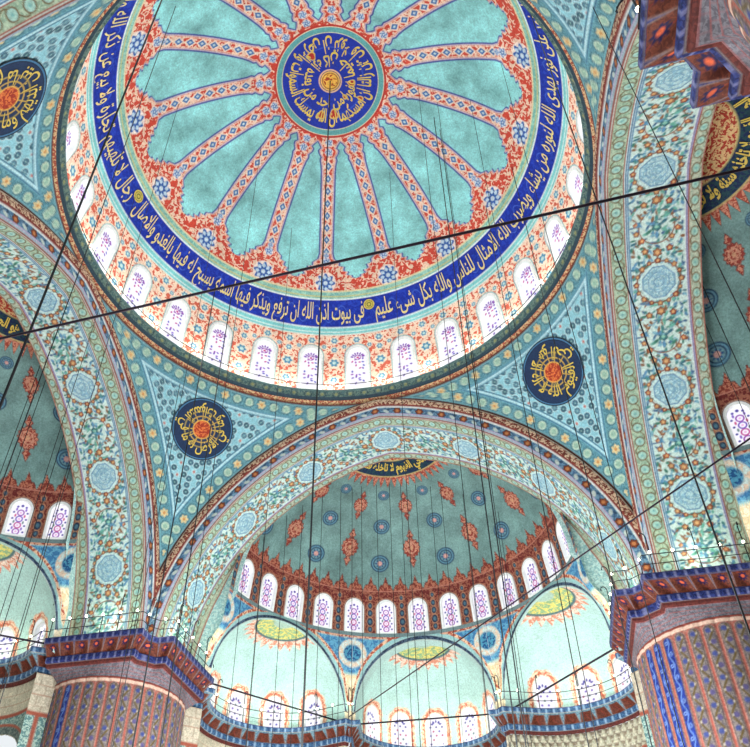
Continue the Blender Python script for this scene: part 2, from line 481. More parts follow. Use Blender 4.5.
    for ang, rr, sz in ((112, 1.72, .26), (342, 1.2, .22), (262, 1.85, .3), (240, 1.95, .25), (300, 1.2, .13), (318, 1.95, .16)):
        u = rad(ang); xx = Rr * np.cos(np.radians(m.U)) - rr * cos(u); yy = Rr * np.sin(np.radians(m.U)) - rr * sin(u)
        q = xx * cos(u) + yy * sin(u); s_ = -xx * sin(u) + yy * cos(u)
        dd = (np.hypot(q / 1.25, s_ * (1 + .6 * np.tanh(-q * 3))) - sz * .62)
        m.sd(dd - .045, (230, 205, 90)); m.sd(dd, (190, 45, 30))
    def cap(U, V, off=0.03):
        a = np.radians(U); q = V / RD; r = (RD - off) * np.sin(q)
        return np.stack([r * np.cos(a), -r * np.sin(a), Z0 + (RD - off) * np.cos(q)], -1)
    med = link('crown_medallion', m.mesh('crown_medallion', cap, M_DOME, None, O), t, label='dark blue round medallion with gold radial writing')
    for txt, ro_, ri_, ph_ in (('ان الله يمسك السموات والارض ان تزولا ولئن زالتا ان امسكهما', 2.64, 1.45, -90), ('من احد من بعده انه كان حليما غفورا', 1.72, .72, -60)):
        T = text_mesh(txt, .02); V = T[0]; x0, x1 = V[:, 0].min(), V[:, 0].max()
        def crown(xx, yy):
            f = ph_ + (xx - x0) / (x1 - x0 + .3) * 360
            r = ro_ - np.clip((yy + .30) / 1.12, 0, 1.02) * (ro_ - ri_)
            return cap(f, r, .06) - O
        link('inscription', warp_text('crown_inscription', T, crown, M_GOLD), med)
    # band of writing
    A = 'زيتونة لا شرقية ولا غربية يكاد زيتها يضيء ولو لم تمسسه نار نور على نور يهدي الله لنوره من يشاء ويضرب الله الامثال للناس والله بكل شيء عليم'
    B1 = 'في بيوت اذن الله ان ترفع ويذكر فيها اسمه يسبح له فيها بالغدو والاصال'
    B2 = 'رجال لا تلهيهم تجارة ولا بيع عن ذكر الله واقام الصلوة وايتاء الزكوة'
    def band(txt, th0, th1, nm):
        T = text_mesh(txt, .008); V = T[0]; a0, a1 = V[:, 0].min(), V[:, 0].max()
        def fn(xx, yy):
            th = np.radians(th0 + (a1 - xx) / (a1 - a0) * (th1 - th0))
            el = np.radians(24.3 + np.clip(yy, -.32, .9) * 7.2); r = (RD - .06)
            return np.stack([r * np.cos(el) * np.cos(th), r * np.cos(el) * np.sin(th), Z0 + r * np.sin(el)], -1) - O
        link('inscription', warp_text(nm, T, fn, M_GOLDP), t, label='gold Arabic writing on the blue band')
    band(A, -97, 89.4, 'band_inscription'); band(B1, 93.0, 175.6, 'band_inscription'); band(B2, 178.4, 261, 'band_inscription')
    for th in (91.2, 176.9):
        def ros(U, V):
            a, b = rad(th), rad(28.0); r = RD - .08
            n = np.array([cos(b) * cos(a), cos(b) * sin(a), sin(b)]); e1 = np.array([-sin(a), cos(a), 0]); e2 = np.cross(n, e1)
            ca = np.cos(np.radians(U))[..., None]; sa = np.sin(np.radians(U))[..., None]
            return np.array([0, 0, Z0]) + r * n + V[..., None] * (ca * e1 + sa * e2)
        q = Canvas(0, 360, 0, .34, 12, (205, 190, 70), cellv=.034)
        q.band(.1, .16, (120, 130, 40)); q.band(.22, .27, (110, 125, 50))
        link('verse_rosette', q.mesh('verse_rosette', ros, M_DOME, None, O), t)
    # gallery cornice
    prof = [(RD + .1, LIPZ + .05), (LIPR + .12, LIPZ + .05), (LIPR, LIPZ), (LIPR, LIPZ - .16), (LIPR + .1, LIPZ - .22), (LIPR + .14, LIPZ - .45),
            (LIPR + .26, LIPZ - .52), (LIPR + .26, LIPZ - .64), (LIPR + .42, LIPZ - .70), (LIPR + .42, LIPZ - .9), (RD + .3, LIPZ - .95)]
    prof = np.array(prof); s = np.r_[0, np.cumsum(np.hypot(*np.diff(prof, axis=0).T))]
    g = Canvas(-180, 180, 0, s[-1], .28, (82, 116, 116), cellv=.035); g.cell = .04
    ph = (g.U * pi / 180 * LIPR)
    def seg(i, j): return (g.V >= s[i]) & (g.V < s[j])
    g.put(seg(3, 5), (74, 112, 116), (112, 142, 130)); g.put(seg(2, 3), (92, 132, 132)); g.put(seg(5, 7), (52, 82, 96))
    g.put(seg(7, 9), (176, 96, 70), (216, 190, 140))
    mid = (s[3] + s[5]) / 2; q = (ph % .8) - .4
    g.sd(np.hypot(q, g.V - mid) - .1, (150, 160, 110)); g.sd(np.where((g.V > s[3]) & (g.V < s[5]), np.abs(np.hypot(q, (g.V - mid)) - .2) - .02, 1), (50, 80, 90))
    def ringfn(U, V):
        r = np.interp(V, s, prof[:, 0]); z = np.interp(V, s, prof[:, 1]); a = np.radians(U)
        return np.stack([r * np.cos(a), r * np.sin(a), z], -1)
    link('gallery_cornice', g.mesh('dome_gallery_cornice', ringfn, M_STONE, None, O), t)

build_main_dome()

# railing with lamps on the dome gallery
def build_dome_railing():
    O = np.array([0, 0, LIPZ + .05]); r = LIPR + .25
    t = root('gallery_railing', 'thin iron railing with small lamps around the foot of the central dome', 'railing', O)
    ring = [(r * cos(a), r * sin(a), .62) for a in np.linspace(0, 2 * pi, 109)]
    link('rail', arrays_to_mesh('dome_rail', tube_arrays(ring, .022, 5), M_IRON), t)
    post = arrays_to_mesh('dome_rail_post', tube_arrays([(0, 0, 0), (0, 0, .62)], .02, 5), M_IRON)
    bulb = arrays_to_mesh('dome_lamp', sphere_arrays((0, 0, .74), .07), M_BULB, smooth=True)
    for k in range(NWIN):
        a = rad(WIN0 + (k + .5) * WSTEP)
        for me, nm in ((post, 'post'), (bulb, 'lamp')):
            link(nm, me, t).location = (r * cos(a), r * sin(a), 0)
build_dome_railing()

# ------------------------------------------------------------------ great arches
ZB = HP - .6
def arch_pt(r, tt):
    """point on the pointed arch curve; tt in -1..1 (0 apex)"""
    a0 = np.arcsin((ZB - AZ) / r); a1 = np.arccos(AE / r)
    a = a1 + (a0 - a1) * np.abs(tt)
    sg = np.where(tt >= 0, 1, -1)
    return sg * (r * np.cos(a) - AE), AZ + r * np.sin(a)

AL = RI * (math.acos(AE / RI) - math.asin((ZB - AZ) / RI))
APROF = np.array([(14.78, 11.95), (14.75, 11.78), (14.62, 11.70), (14.30, 11.70), (14.20, 11.82), (13.70, 11.85), (RI, 11.95), (RI, DI)])
AS = np.r_[0, np.cumsum(np.hypot(*np.diff(APROF, axis=0).T))]

def oval_border(c, v0, v1, per, u0, u1, ground, disc, line):
    vm, h = (v0 + v1) / 2, (v1 - v0)
    c.band(v0, v1, ground[0], ground[1])
    n = int((u1 - u0) / per)
    wave = np.abs(c.V - vm - .36 * h * np.sin(2 * pi * c.U / (2 * per) + pi / 2)) - .03
    c.sd(np.where((c.V > v0) & (c.V < v1), wave, 1), line)
    for k in range(n + 1):
        u = u0 + per * (k + .5)
        c.ell(u, vm, per * .36, h * .36, 0, line); c.ell(u, vm, per * .27, h * .28, 0, disc)
        c.ell(u, vm, per * .1, h * .1, 0, (120, 185, 180))
    for v in (v0, v1): c.sd(np.abs(c.V - v) - .03, (170, 95, 80))

def build_arch_mesh():
    c = Canvas(-AL, AL, 0, AS[-1], 0.042, (200, 230, 222))
    U, V = c.U, c.V
    b = AS
    c.band(0, b[1] + .05, (96, 52, 44)); c.band(b[1] + .05, b[3], (134, 66, 52), (214, 190, 158)); c.sd(np.abs(V - b[1] - .1) - .03, (220, 206, 186))
    c.band(b[3], b[4], (132, 56, 44)); c.sd(np.abs(V - b[4]) - .04, (205, 212, 210))
    v0, v1 = b[4] + .04, b[5]
    c.band(v0, v1, (84, 132, 168), (120, 166, 190)); vm = (v0 + v1) / 2
    wave = np.abs(V - vm - .15 * np.sin(2 * pi * U / 1.1)) - .025
    c.sd(np.where((V > v0) & (V < v1), wave, 1), (52, 92, 128))
    k = 0
    for u in np.arange(-AL + .3, AL, .62):
        if k % 2 == 0: c.flower(u, vm, .23, 6, (150, 78, 40), (206, 140, 76))
        else:
            c.ell(u, vm + .05, .17, .09, .5, (196, 214, 206)); c.ell(u + .12, vm - .1, .1, .06, -.5, (52, 92, 120))
        k += 1
    c.sd(np.abs(V - v1) - .05, (178, 172, 200)); c.band(b[5] + .03, b[6], (150, 176, 186)); c.sd(np.abs(V - b[6]) - .04, (150, 84, 72))
    o = b[6]
    oval_border(c, o + .10, o + .74, .64, -AL, AL, ((150, 186, 160), (176, 204, 176)), (164, 212, 200), (122, 104, 62))
    c.band(o + .74, o + .90, (206, 230, 226)); c.sd(np.abs(V - o - .82) - .03, (70, 130, 170))
    f0, f1 = o + .90, o + 3.16
    fm = (f0 + f1) / 2; hh = (f1 - f0) / 2
    P = 4.8
    ORG, ORL, BRN = (180, 124, 82), (222, 184, 120), (150, 92, 52)
    LEAF = [(70, 152, 150), (52, 128, 146), (104, 188, 168), (92, 158, 196), (60, 140, 120), (126, 190, 206)]
    r0 = random.Random(3)
    leaves = []
    for _ in range(330):
        leaves.append((r0.uniform(-P / 2, P / 2), r0.uniform(-hh * .95, hh * .95), r0.uniform(.07, .15), r0.uniform(.035, .07), r0.uniform(0, pi), r0.choice(LEAF + [(150, 110, 70), (66, 120, 160)])))
    n = int(AL / P) + 1
    for kk in range(-n, n + 1):
        uc = kk * P
        if abs(uc) > AL + P: continue
        for (a, bb, la, lb, an, col) in leaves: c.ell(uc + a, fm + bb, la, lb, an, col)
        # wreath round the medallion
        c.disc(uc, fm, .80, (196, 230, 226))
        oct_ = np.maximum(np.maximum(np.abs(U - uc), np.abs(V - fm)), (np.abs(U - uc) + np.abs(V - fm)) / 1.35)
        c.sd(oct_ - .66, (140, 192, 208), (176, 216, 220)); c.sd(np.abs(oct_ - .66) - .025, (96, 152, 190)); c.sd(np.abs(oct_ - .42) - .015, (104, 158, 196)); c.sd(np.abs(oct_ - .2) - .015, (104, 158, 196))
        c.ring(uc, fm, .90, .06, BRN)
        for j in range(16):
            q = 2 * pi * j / 16; c.flower(uc + .93 * cos(q), fm + .93 * sin(q), .105 if j % 2 else .135, 5, ORG if j % 3 else (172, 82, 58), ORL)
        for s in (-1, 1):
            u2 = uc + s * 1.28
            c.flower(u2, fm, .20, 6, ORG, ORL); c.flower(u2 + s * .12, fm + .5, .15, 5, (180, 96, 66), ORL); c.flower(u2 + s * .12, fm - .5, .15, 5, ORG, ORL)
        # loop of vine between two medallions
        u3 = uc + P / 2
        c.ring(u3, fm, .72, .05, BRN)
        for j in range(12):
            q = 2 * pi * (j + .5) / 12
            if abs(cos(q)) < .95: c.flower(u3 + .74 * cos(q), fm + .86 * sin(q), .13, 5, (200, 110, 60) if j % 2 else ORG, ORL)
        c.flower(u3, fm, .2, 6, (70, 150, 150), (150, 215, 190))
        for j in range(6):
            q = 2 * pi * j / 6; c.ell(u3 + .36 * cos(q), fm + .36 * sin(q), .15, .07, q, LEAF[j])
    c.band(0, 0, (0, 0, 0))
    c.sd(np.abs(V - f0) - .03, (90, 150, 185))
    c.band(f1, f1 + .14, (210, 226, 226)); c.sd(np.abs(V - f1 - .07) - .03, (120, 110, 180))
    oval_border(c, f1 + .14, b[-1] - .02, .66, -AL, AL, ((168, 192, 168), (190, 206, 182)), (164, 212, 196), (128, 106, 66))
    c.band(b[-1] - .04, 99, (170, 96, 80))
    def fn(Uu, Vv):
        r = np.interp(Vv, AS, APROF[:, 0]); y = np.interp(Vv, AS, APROF[:, 1])
        x, z = arch_pt(r, Uu / AL)
        return np.stack([x, y, z], -1)
    O = np.array([0, D, HP])
    # rim and soffit are two meshes
    j = int(np.searchsorted(c.v, AS[6]))
    idx = np.arange(c.nv)[:, None] * np.ones((1, c.nu), int)
    rim = c.mesh('arch_face', fn, M_ARCH, idx <= j, O); sof = c.mesh('arch_soffit', fn, M_ARCH, idx >= j, O)
    return rim, sof, O

ARIM, ASOF, AORG = build_arch_mesh()
for ang, lab in ((0, 'great pointed arch with floral soffit framing the front semi-dome at the bottom'),
                 (pi / 2, 'great pointed arch with medallion soffit along the left edge'),
                 (-pi / 2, 'great pointed arch with wide floral medallion soffit on the right'),
                 (pi, 'dark great arch seen only at the top left corner')):
    a = root('great_arch', lab, 'arch', rz(ang) @ AORG, ang)
    link('archivolt', ARIM, a); link('soffit', ASOF, a)

# ------------------------------------------------------------------ pendentives
def arch_span(z, r=RO + .1):
    return np.sqrt(np.maximum(r * r - (z - AZ) ** 2, 0)) - AE

def poly_dist(P, Q):
    """distance of points P to polyline samples Q, and the index"""
    d = np.empty(len(P)); k = np.empty(len(P), int)
    for i in range(0, len(P), 8000):
        e = np.linalg.norm(P[i:i + 8000, None, :] - Q[None], axis=2)
        k[i:i + 8000] = e.argmin(1); d[i:i + 8000] = e.min(1)
    return d, k

def build_pendentive_mesh():
    zt, zb = 31.62, 21.62
    c = Canvas(-1, 1, zb, zt, 2 / 300.0, (138, 204, 216), cellv=.055); c.cell = .055
    def fn(U, V):
        s = np.clip(arch_span(V), 0.0, D - .02); ro = np.sqrt(s * s + D * D); half = pi / 4 - np.arctan2(s, D)
        a = pi / 4 + U * half
        return np.stack([ro * np.cos(a), ro * np.sin(a), V], -1)
    P = fn(c.U, c.V).reshape(-1, 3)
    tt = np.linspace(0, 1, 700); x, z = arch_pt(RO + .1, tt); k = x < D; x, z = x[k], z[k]
    QA = np.c_[x, np.full(len(x), D), z]; QB = QA[:, [1, 0, 2]]
    th = np.linspace(0, pi / 2, 400); QT = np.c_[11.9 * np.cos(th), 11.9 * np.sin(th), np.full(400, 31.6)]
    def alen(Q): return np.r_[0, np.cumsum(np.linalg.norm(np.diff(Q, axis=0), axis=1))]
    ds, us = [], []
    for Q in (QA, QB, QT):
        d, k = poly_dist(P, Q); ds.append(d); us.append(alen(Q)[k])
    ds = np.array(ds); us = np.array(us); w = ds.argmin(0); d = ds.min(0).reshape(c.U.shape); u = us[w, np.arange(len(P))].reshape(c.U.shape)
    c.M[:] = .3
    # field of bubbles
    r0 = np.random.default_rng(5); pts = []; rad_ = []
    cand = P[r0.integers(0, len(P), 6000)]
    for q in cand:
        if all(np.dot(q - p, q - p) > .325 ** 2 for p in pts): pts.append(q)
    for i, q in enumerate(pts):
        h = np.linalg.norm(P - q, axis=1).reshape(c.U.shape)
        if i % 7 == 3:
            c.sd(h - .15, (170, 214, 220)); c.sd(h - .07, (196, 110, 96)); continue
        c.sd(h - .2, (186, 226, 230)); c.sd(h - .165, (52, 98, 122)); c.sd(h - .125, [(74, 130, 150), (64, 116, 130), (92, 150, 168)][i % 3]); c.sd(h - .035, (150, 195, 190))
    # border of flowers
    g = d - .80
    c.sd(g - .30, (108, 176, 190)); c.sd(np.abs(g - .27) - .025, (60, 120, 150)); c.sd(np.abs(g - .18) - .05, (176, 220, 228)); c.sd(np.abs(g - .06) - .03, (70, 130, 160))
    c.sd(g, (82, 148, 164), (104, 168, 178), m=.3)
    per = .70; q = (u % per) - per / 2; idx = np.floor(u / per).astype(int); h = np.hypot(q, d - .45)
    ok = d < .78
    c.sd(np.where(ok, np.abs(h - .27) - .02, 1), (60, 116, 126))
    aa = np.arctan2(d - .45, q)
    c.sd(np.where(ok & (idx % 3 != 0), h - .22, 1), (178, 208, 186)); c.sd(np.where(ok & (idx % 3 != 0), h - .13, 1), (146, 190, 170))
    c.sd(np.where(ok & (idx % 3 == 0), h - .24 * (.85 + .15 * np.cos(6 * aa)), 1), (212, 200, 146)); c.sd(np.where(ok & (idx % 3 == 0), h - .08, 1), (206, 150, 70))
    c.sd(np.abs(d - .14) - .03, (120, 178, 186)); c.sd(d - .09, (120, 70, 56))
    O = np.array([D, D, zb])
    return c.mesh('pendentive_shell', fn, M_PEND, None, O), O

PEND, PORG = build_pendentive_mesh()
def on_pend(a, b, zc, off):
    """a to the viewer's right, b up, metres on the corner at 45 degrees"""
    z = zc + b * .83
    s = arch_span(z); ro = np.sqrt(s * s + D * D) - off
    f = pi / 4 - a / ro
    return np.stack([ro * np.cos(f), ro * np.sin(f), z], -1)
RZC, RRAD = 29.25, 1.72
def build_roundel():
    c = Canvas(0, 360, 0, RRAD, 1.5, (34, 66, 104), cellv=.035); c.cell = .035
    R = c.V
    c.band(RRAD - .12, RRAD + 1, (66, 130, 170)); c.band(RRAD - .17, RRAD - .11, (18, 36, 66)); c.band(RRAD - .05, RRAD + 1, (40, 60, 70))
    c.sd(np.abs(R - .72) - .03, (200, 170, 60)); c.sd(np.abs(R - .98) - .03, (176, 160, 70))
    for k in range(12):
        a = (c.U - 15 - 30 * k + 180) % 360 - 180
        c.sd(np.where((R > .5) & (R < 1.0), np.abs(a) * pi / 180 * R - .025, 1), (200, 170, 60))
    c.put(R < .52, (222, 122, 36), (172, 58, 26)); c.sd(np.abs(R - .5) - .03, (226, 180, 60))
    def fn(U, V):
        u = np.radians(U); return on_pend(V * np.cos(u), V * np.sin(u), RZC, .07)
    return c.mesh('roundel', fn, M_PEND, None, PORG)
ROUND = build_roundel()
def roundel_text(txt):
    T = text_mesh(txt, .006); V = T[0]; x0, x1 = V[:, 0].min(), V[:, 0].max(); y0, y1 = V[:, 1].min(), V[:, 1].max()
    def fn(xx, yy):
        f = -pi / 2 + (xx - x0) / (x1 - x0 + .35) * 2 * pi
        r = 1.62 - (yy - y0) / (y1 - y0) * 1.04
        return on_pend(r * np.cos(f), r * np.sin(f), RZC, .11) - PORG
    return warp_text('roundel_inscription', T, fn, M_GOLD)
for ang, lab, txt in ((0, 'front right pendentive of teal tiles, its blue roundel lettered in bright yellow', 'الله لا اله الا هو الحي القيوم'),
                      (pi / 2, 'front left pendentive of teal tiles, its dark roundel above the left pier', 'له ما في السموات وما في الارض'),
                      (pi, 'back left pendentive with half a roundel cut by the left picture edge', 'يعلم ما بين ايديهم وما خلفهم'),
                      (-pi / 2, 'back right pendentive, a narrow teal wedge above the near pier', 'وسع كرسيه السموات والارض')):
    p = root('pendentive', lab, 'pendentive', rz(ang) @ PORG, ang)
    link('shell', PEND, p)
    r = link('roundel', ROUND, p, label='dark blue roundel with an orange centre and yellow writing')
    link('inscription', roundel_text(txt), r)

# ------------------------------------------------------------------ semi-domes
SANG = [90 + 12.36 * k for k in range(-6, 7)]
CH_A, CH_M = 53.3, 9.08         # side exedra: direction of the chord normal, distance
COLX, COLY = 4.36, SY + SR      # column between two exedrae
def build_semi():
    O = np.array([0, SY, SZ])
    cell = .054
    c = Canvas(0, 180, .12, SR * pi / 2, 180 / 560.0, (122, 166, 162), cellv=cell); c.cell = cell
    AZm, S = c.U, c.V; el = S / SR; rho = SR * np.cos(el); H = SR * np.sin(el)
    c.M[:] = 1
    RED, REDL = (158, 66, 52), (206, 146, 118)
    st = 30.0
    def loc(az0, e0, step=st):
        x = ((AZm - az0 + step / 2) % step - step / 2) * pi / 180 * rho; y = S - SR * rad(e0); return x, y
    def pendant(e0, k):
        x, y = loc(90, e0); h = np.hypot(x / .82, y); a = np.arctan2(y, x / .82)
        d = h - k * (.60 + .045 * np.cos(14 * a))
        fin = np.minimum(np.abs(x) + np.abs(np.abs(y) - k * .86) * .8 - k * .2, np.abs(x) * 1.2 + np.abs(np.abs(y) - k * 1.06) * .6 - k * .12)
        d = np.minimum(d, fin)
        c.sd(d - .05, (120, 60, 56)); c.sd(d, RED, REDL); c.sd(np.abs(h - k * .34) - .03, (210, 160, 130)); c.sd(h - k * .13, (206, 160, 120))
    def roundel(e0, r, off):
        x, y = loc(90 + off, e0); h = np.hypot(x, y); a = np.arctan2(y, x)
        c.sd(h - r, (32, 74, 110)); c.sd(np.abs(h - r * .8) - r * .07, (100, 160, 180)); c.sd(h - r * .6, (112, 160, 168))
        c.sd(h - r * .55 * (.7 + .3 * np.cos(8 * a)), (40, 100, 150)); c.sd(h - r * .26, (214, 170, 160))
    pendant(54, .8); pendant(35.8, 1.0); roundel(59.2, .36, 15); roundel(45.4, .52, 15); roundel(30, .58, 15)
    # serrated red zone with windows
    e = SR * pi / 180
    per = 12.36 / 2; ph = np.abs(((AZm - 90 + per / 2) % per) - per / 2) / (per / 2)
    tip = (19.2 + 4.6 * (1 - ph) ** 1.3 + .6 * np.cos(ph * 9)) * e
    c.sd(S - tip - .06, (96, 54, 56)); c.sd(S - tip, (140, 62, 48), (186, 120, 92))
    c.band(0, 18.7 * e, (120, 44, 42), (164, 104, 80)); c.sd(np.abs(S - 18.6 * e) - .03, (190, 130, 110)); c.sd(np.abs(S - 17.2 * e) - .02, (120, 50, 46))
    wst = 12.36
    x = ((AZm - 90 - wst / 2 + wst / 2) % wst - wst / 2) * pi / 180 * rho
    for z, r in ((.62, .2), (1.1, .26), (1.65, .22), (2.12, .19), (2.62, .15)):
        q = np.hypot(x / .72, S - z)
        c.sd(q - r - .05, (196, 150, 110)); c.sd(q - r, (36, 62, 92)); c.sd(q - r * .5, (84, 130, 150))
    wx = ((AZm - 90 + wst / 2) % wst - wst / 2) * pi / 180 * rho
    aw, hw, sill = .47, 1.42, .45
    dw = np.where(S < sill + hw, np.maximum(np.abs(wx) - aw, sill - S), np.hypot(wx, (S - sill - hw) / 1.08) - aw)
    c.sd(dw - .2, (206, 170, 130)); c.sd(dw - .16, (70, 80, 130)); c.sd(dw - .12, (214, 224, 224))
    c.band(0, .38, (120, 150, 152))
    # crown
    q = SR * pi / 2 - S
    ph2 = np.abs(((AZm + 3) % 6) - 3) / 3
    fr = 3.66 + .75 * (1 - ph2)
    c.sd(q - fr - .05, (110, 60, 56)); c.sd(q - fr, (176, 80, 58), (214, 150, 120))
    c.sd(q - 3.62, (200, 190, 120)); c.sd(q - 3.54, (24, 56, 100), (30, 84, 96), m=.2); c.sd(q - 2.32, (206, 196, 120)); c.sd(q - 2.25, (184, 58, 36), (222, 190, 130))
    keep = ~(dw < .07)
    def fn(U, V):
        a = np.radians(U); r = SR * np.cos(V / SR)
        g = np.clip((np.degrees(V / SR) - 20) / 70, 0, 1) * 1.4      # the crown leans towards the arch
        return np.stack([r * np.cos(a), SY + g + r * np.sin(a), SZ + SR * np.sin(V / SR)], -1)
    P = fn(c.U, c.V); keep &= P[..., 1] > 15.35
    sh = c.mesh('semi_dome_shell', fn, M_SEMI, keep, O)
    # calligraphy round the crown
    T = text_mesh('الله لا اله الا هو الحي القيوم لا تاخذه سنة ولا نوم له ما', .035); V = T[0]
    x0, x1 = V[:, 0].min(), V[:, 0].max(); y0, y1 = V[:, 1].min(), V[:, 1].max()
    def tx(xx, yy):
        f = np.radians(-182 + (xx - x0) / (x1 - x0) * 184); r = 3.46 - (yy - y0) / (y1 - y0) * 1.08
        b = r / SR; rr = (SR - .06) * np.sin(b); g = np.clip((70 - np.degrees(b)) / 70, 0, 1) * 1.4
        return np.stack([rr * np.cos(f), SY + g - rr * np.sin(f), SZ + (SR - .06) * np.cos(b)], -1) - O
    tm = warp_text('semi_dome_inscription', T, tx, M_GOLD)
    fr_ = window_frame_mesh('semi_window_frame', aw, hw, .13, .1, -.25, M_FRAME)
    pn_ = pane_mesh('semi_window_pane', aw, hw, -.08, M_GLASSB, 'semi', .03)
    wins = []
    elm = (sill + hw * .5) / SR
    for a in SANG:
        a = rad(a); inward = -np.array([cos(elm) * cos(a), cos(elm) * sin(a), sin(elm)]); up = np.array([-sin(elm) * cos(a), -sin(elm) * sin(a), cos(elm)])
        wins.append((-inward * SR - up * (hw / 2), inward, up, np.array([sin(a), -cos(a), 0])))
    # rim wall between the arch soffit and the semi-dome
    tt = np.linspace(-1, 1, 400); xo, zo = arch_pt(RI + .15, tt)
    rin = np.hypot(xo, zo - SZ); k = SR * .955 / rin; hi = zo > SZ
    xi = np.where(hi, xo * k, np.sign(xo) * (SR * .955 + (10.2 - SR * .955) * np.clip((SZ - zo) / 4.5, 0, 1) ** .7)); zi = np.where(hi, SZ + (zo - SZ) * k, zo)
    g = Canvas(0, 1, 0, 1, 1 / 399.0, (150, 205, 200), cellv=1 / 20.0)
    Vr = g.V
    g.put(Vr < .3, (168, 192, 168), (190, 206, 182)); g.sd((np.abs(Vr - .3) - .04), (170, 96, 80)); g.put(Vr > .34, (188, 222, 216), (150, 198, 198))
    def rf(U, V):
        i = U * 399; x = np.interp(i, np.arange(400), xo) * (1 - V) + np.interp(i, np.arange(400), xi) * V
        z = np.interp(i, np.arange(400), zo) * (1 - V) + np.interp(i, np.arange(400), zi) * V
        return np.stack([x, np.full_like(x, DI - .03), z], -1)
    rw = g.mesh('semi_dome_rim', rf, M_SEMI, None, O)
    return O, sh, tm, fr_, pn_, wins, rw
SORG, SSH, STX, SFR, SPN, SWN, SRW = build_semi()
SIDES = ((0, 'front'), (pi / 2, 'left'), (-pi / 2, 'right'))
SLAB = {'front': 'grey-teal semi-dome with red pendants and thirteen windows below the front arch',
        'left': 'teal semi-dome with red pendants cut off by the left picture edge',
        'right': 'teal semi-dome with calligraphy crown cut off by the right picture edge'}
for ang, sd_ in SIDES:
    t = root('semi_dome', SLAB[sd_], 'semi-dome', rz(ang) @ SORG, ang)
    sh = link('shell', SSH, t); link('inscription', STX, sh, label='yellow writing on a dark ring at the crown'); link('rim_wall', SRW, t)
    for w in SWN: place_window(SFR, SPN, t, *w)

# ------------------------------------------------------------------ exedrae
CORZ = 17.55     # gallery level of the exedrae
SZR = 22.86      # ring under the semi-dome windows
def col_r(z):
    """distance of the column line from the semi-dome axis"""
    f = np.clip((z - 18.4) / (SZR - 18.4), 0, 1)
    r0 = sqrt(COLX ** 2 + SR ** 2)
    return r0 + (SR - r0) * (1 - np.sqrt(np.clip(1 - f ** 2, 0, 1)))

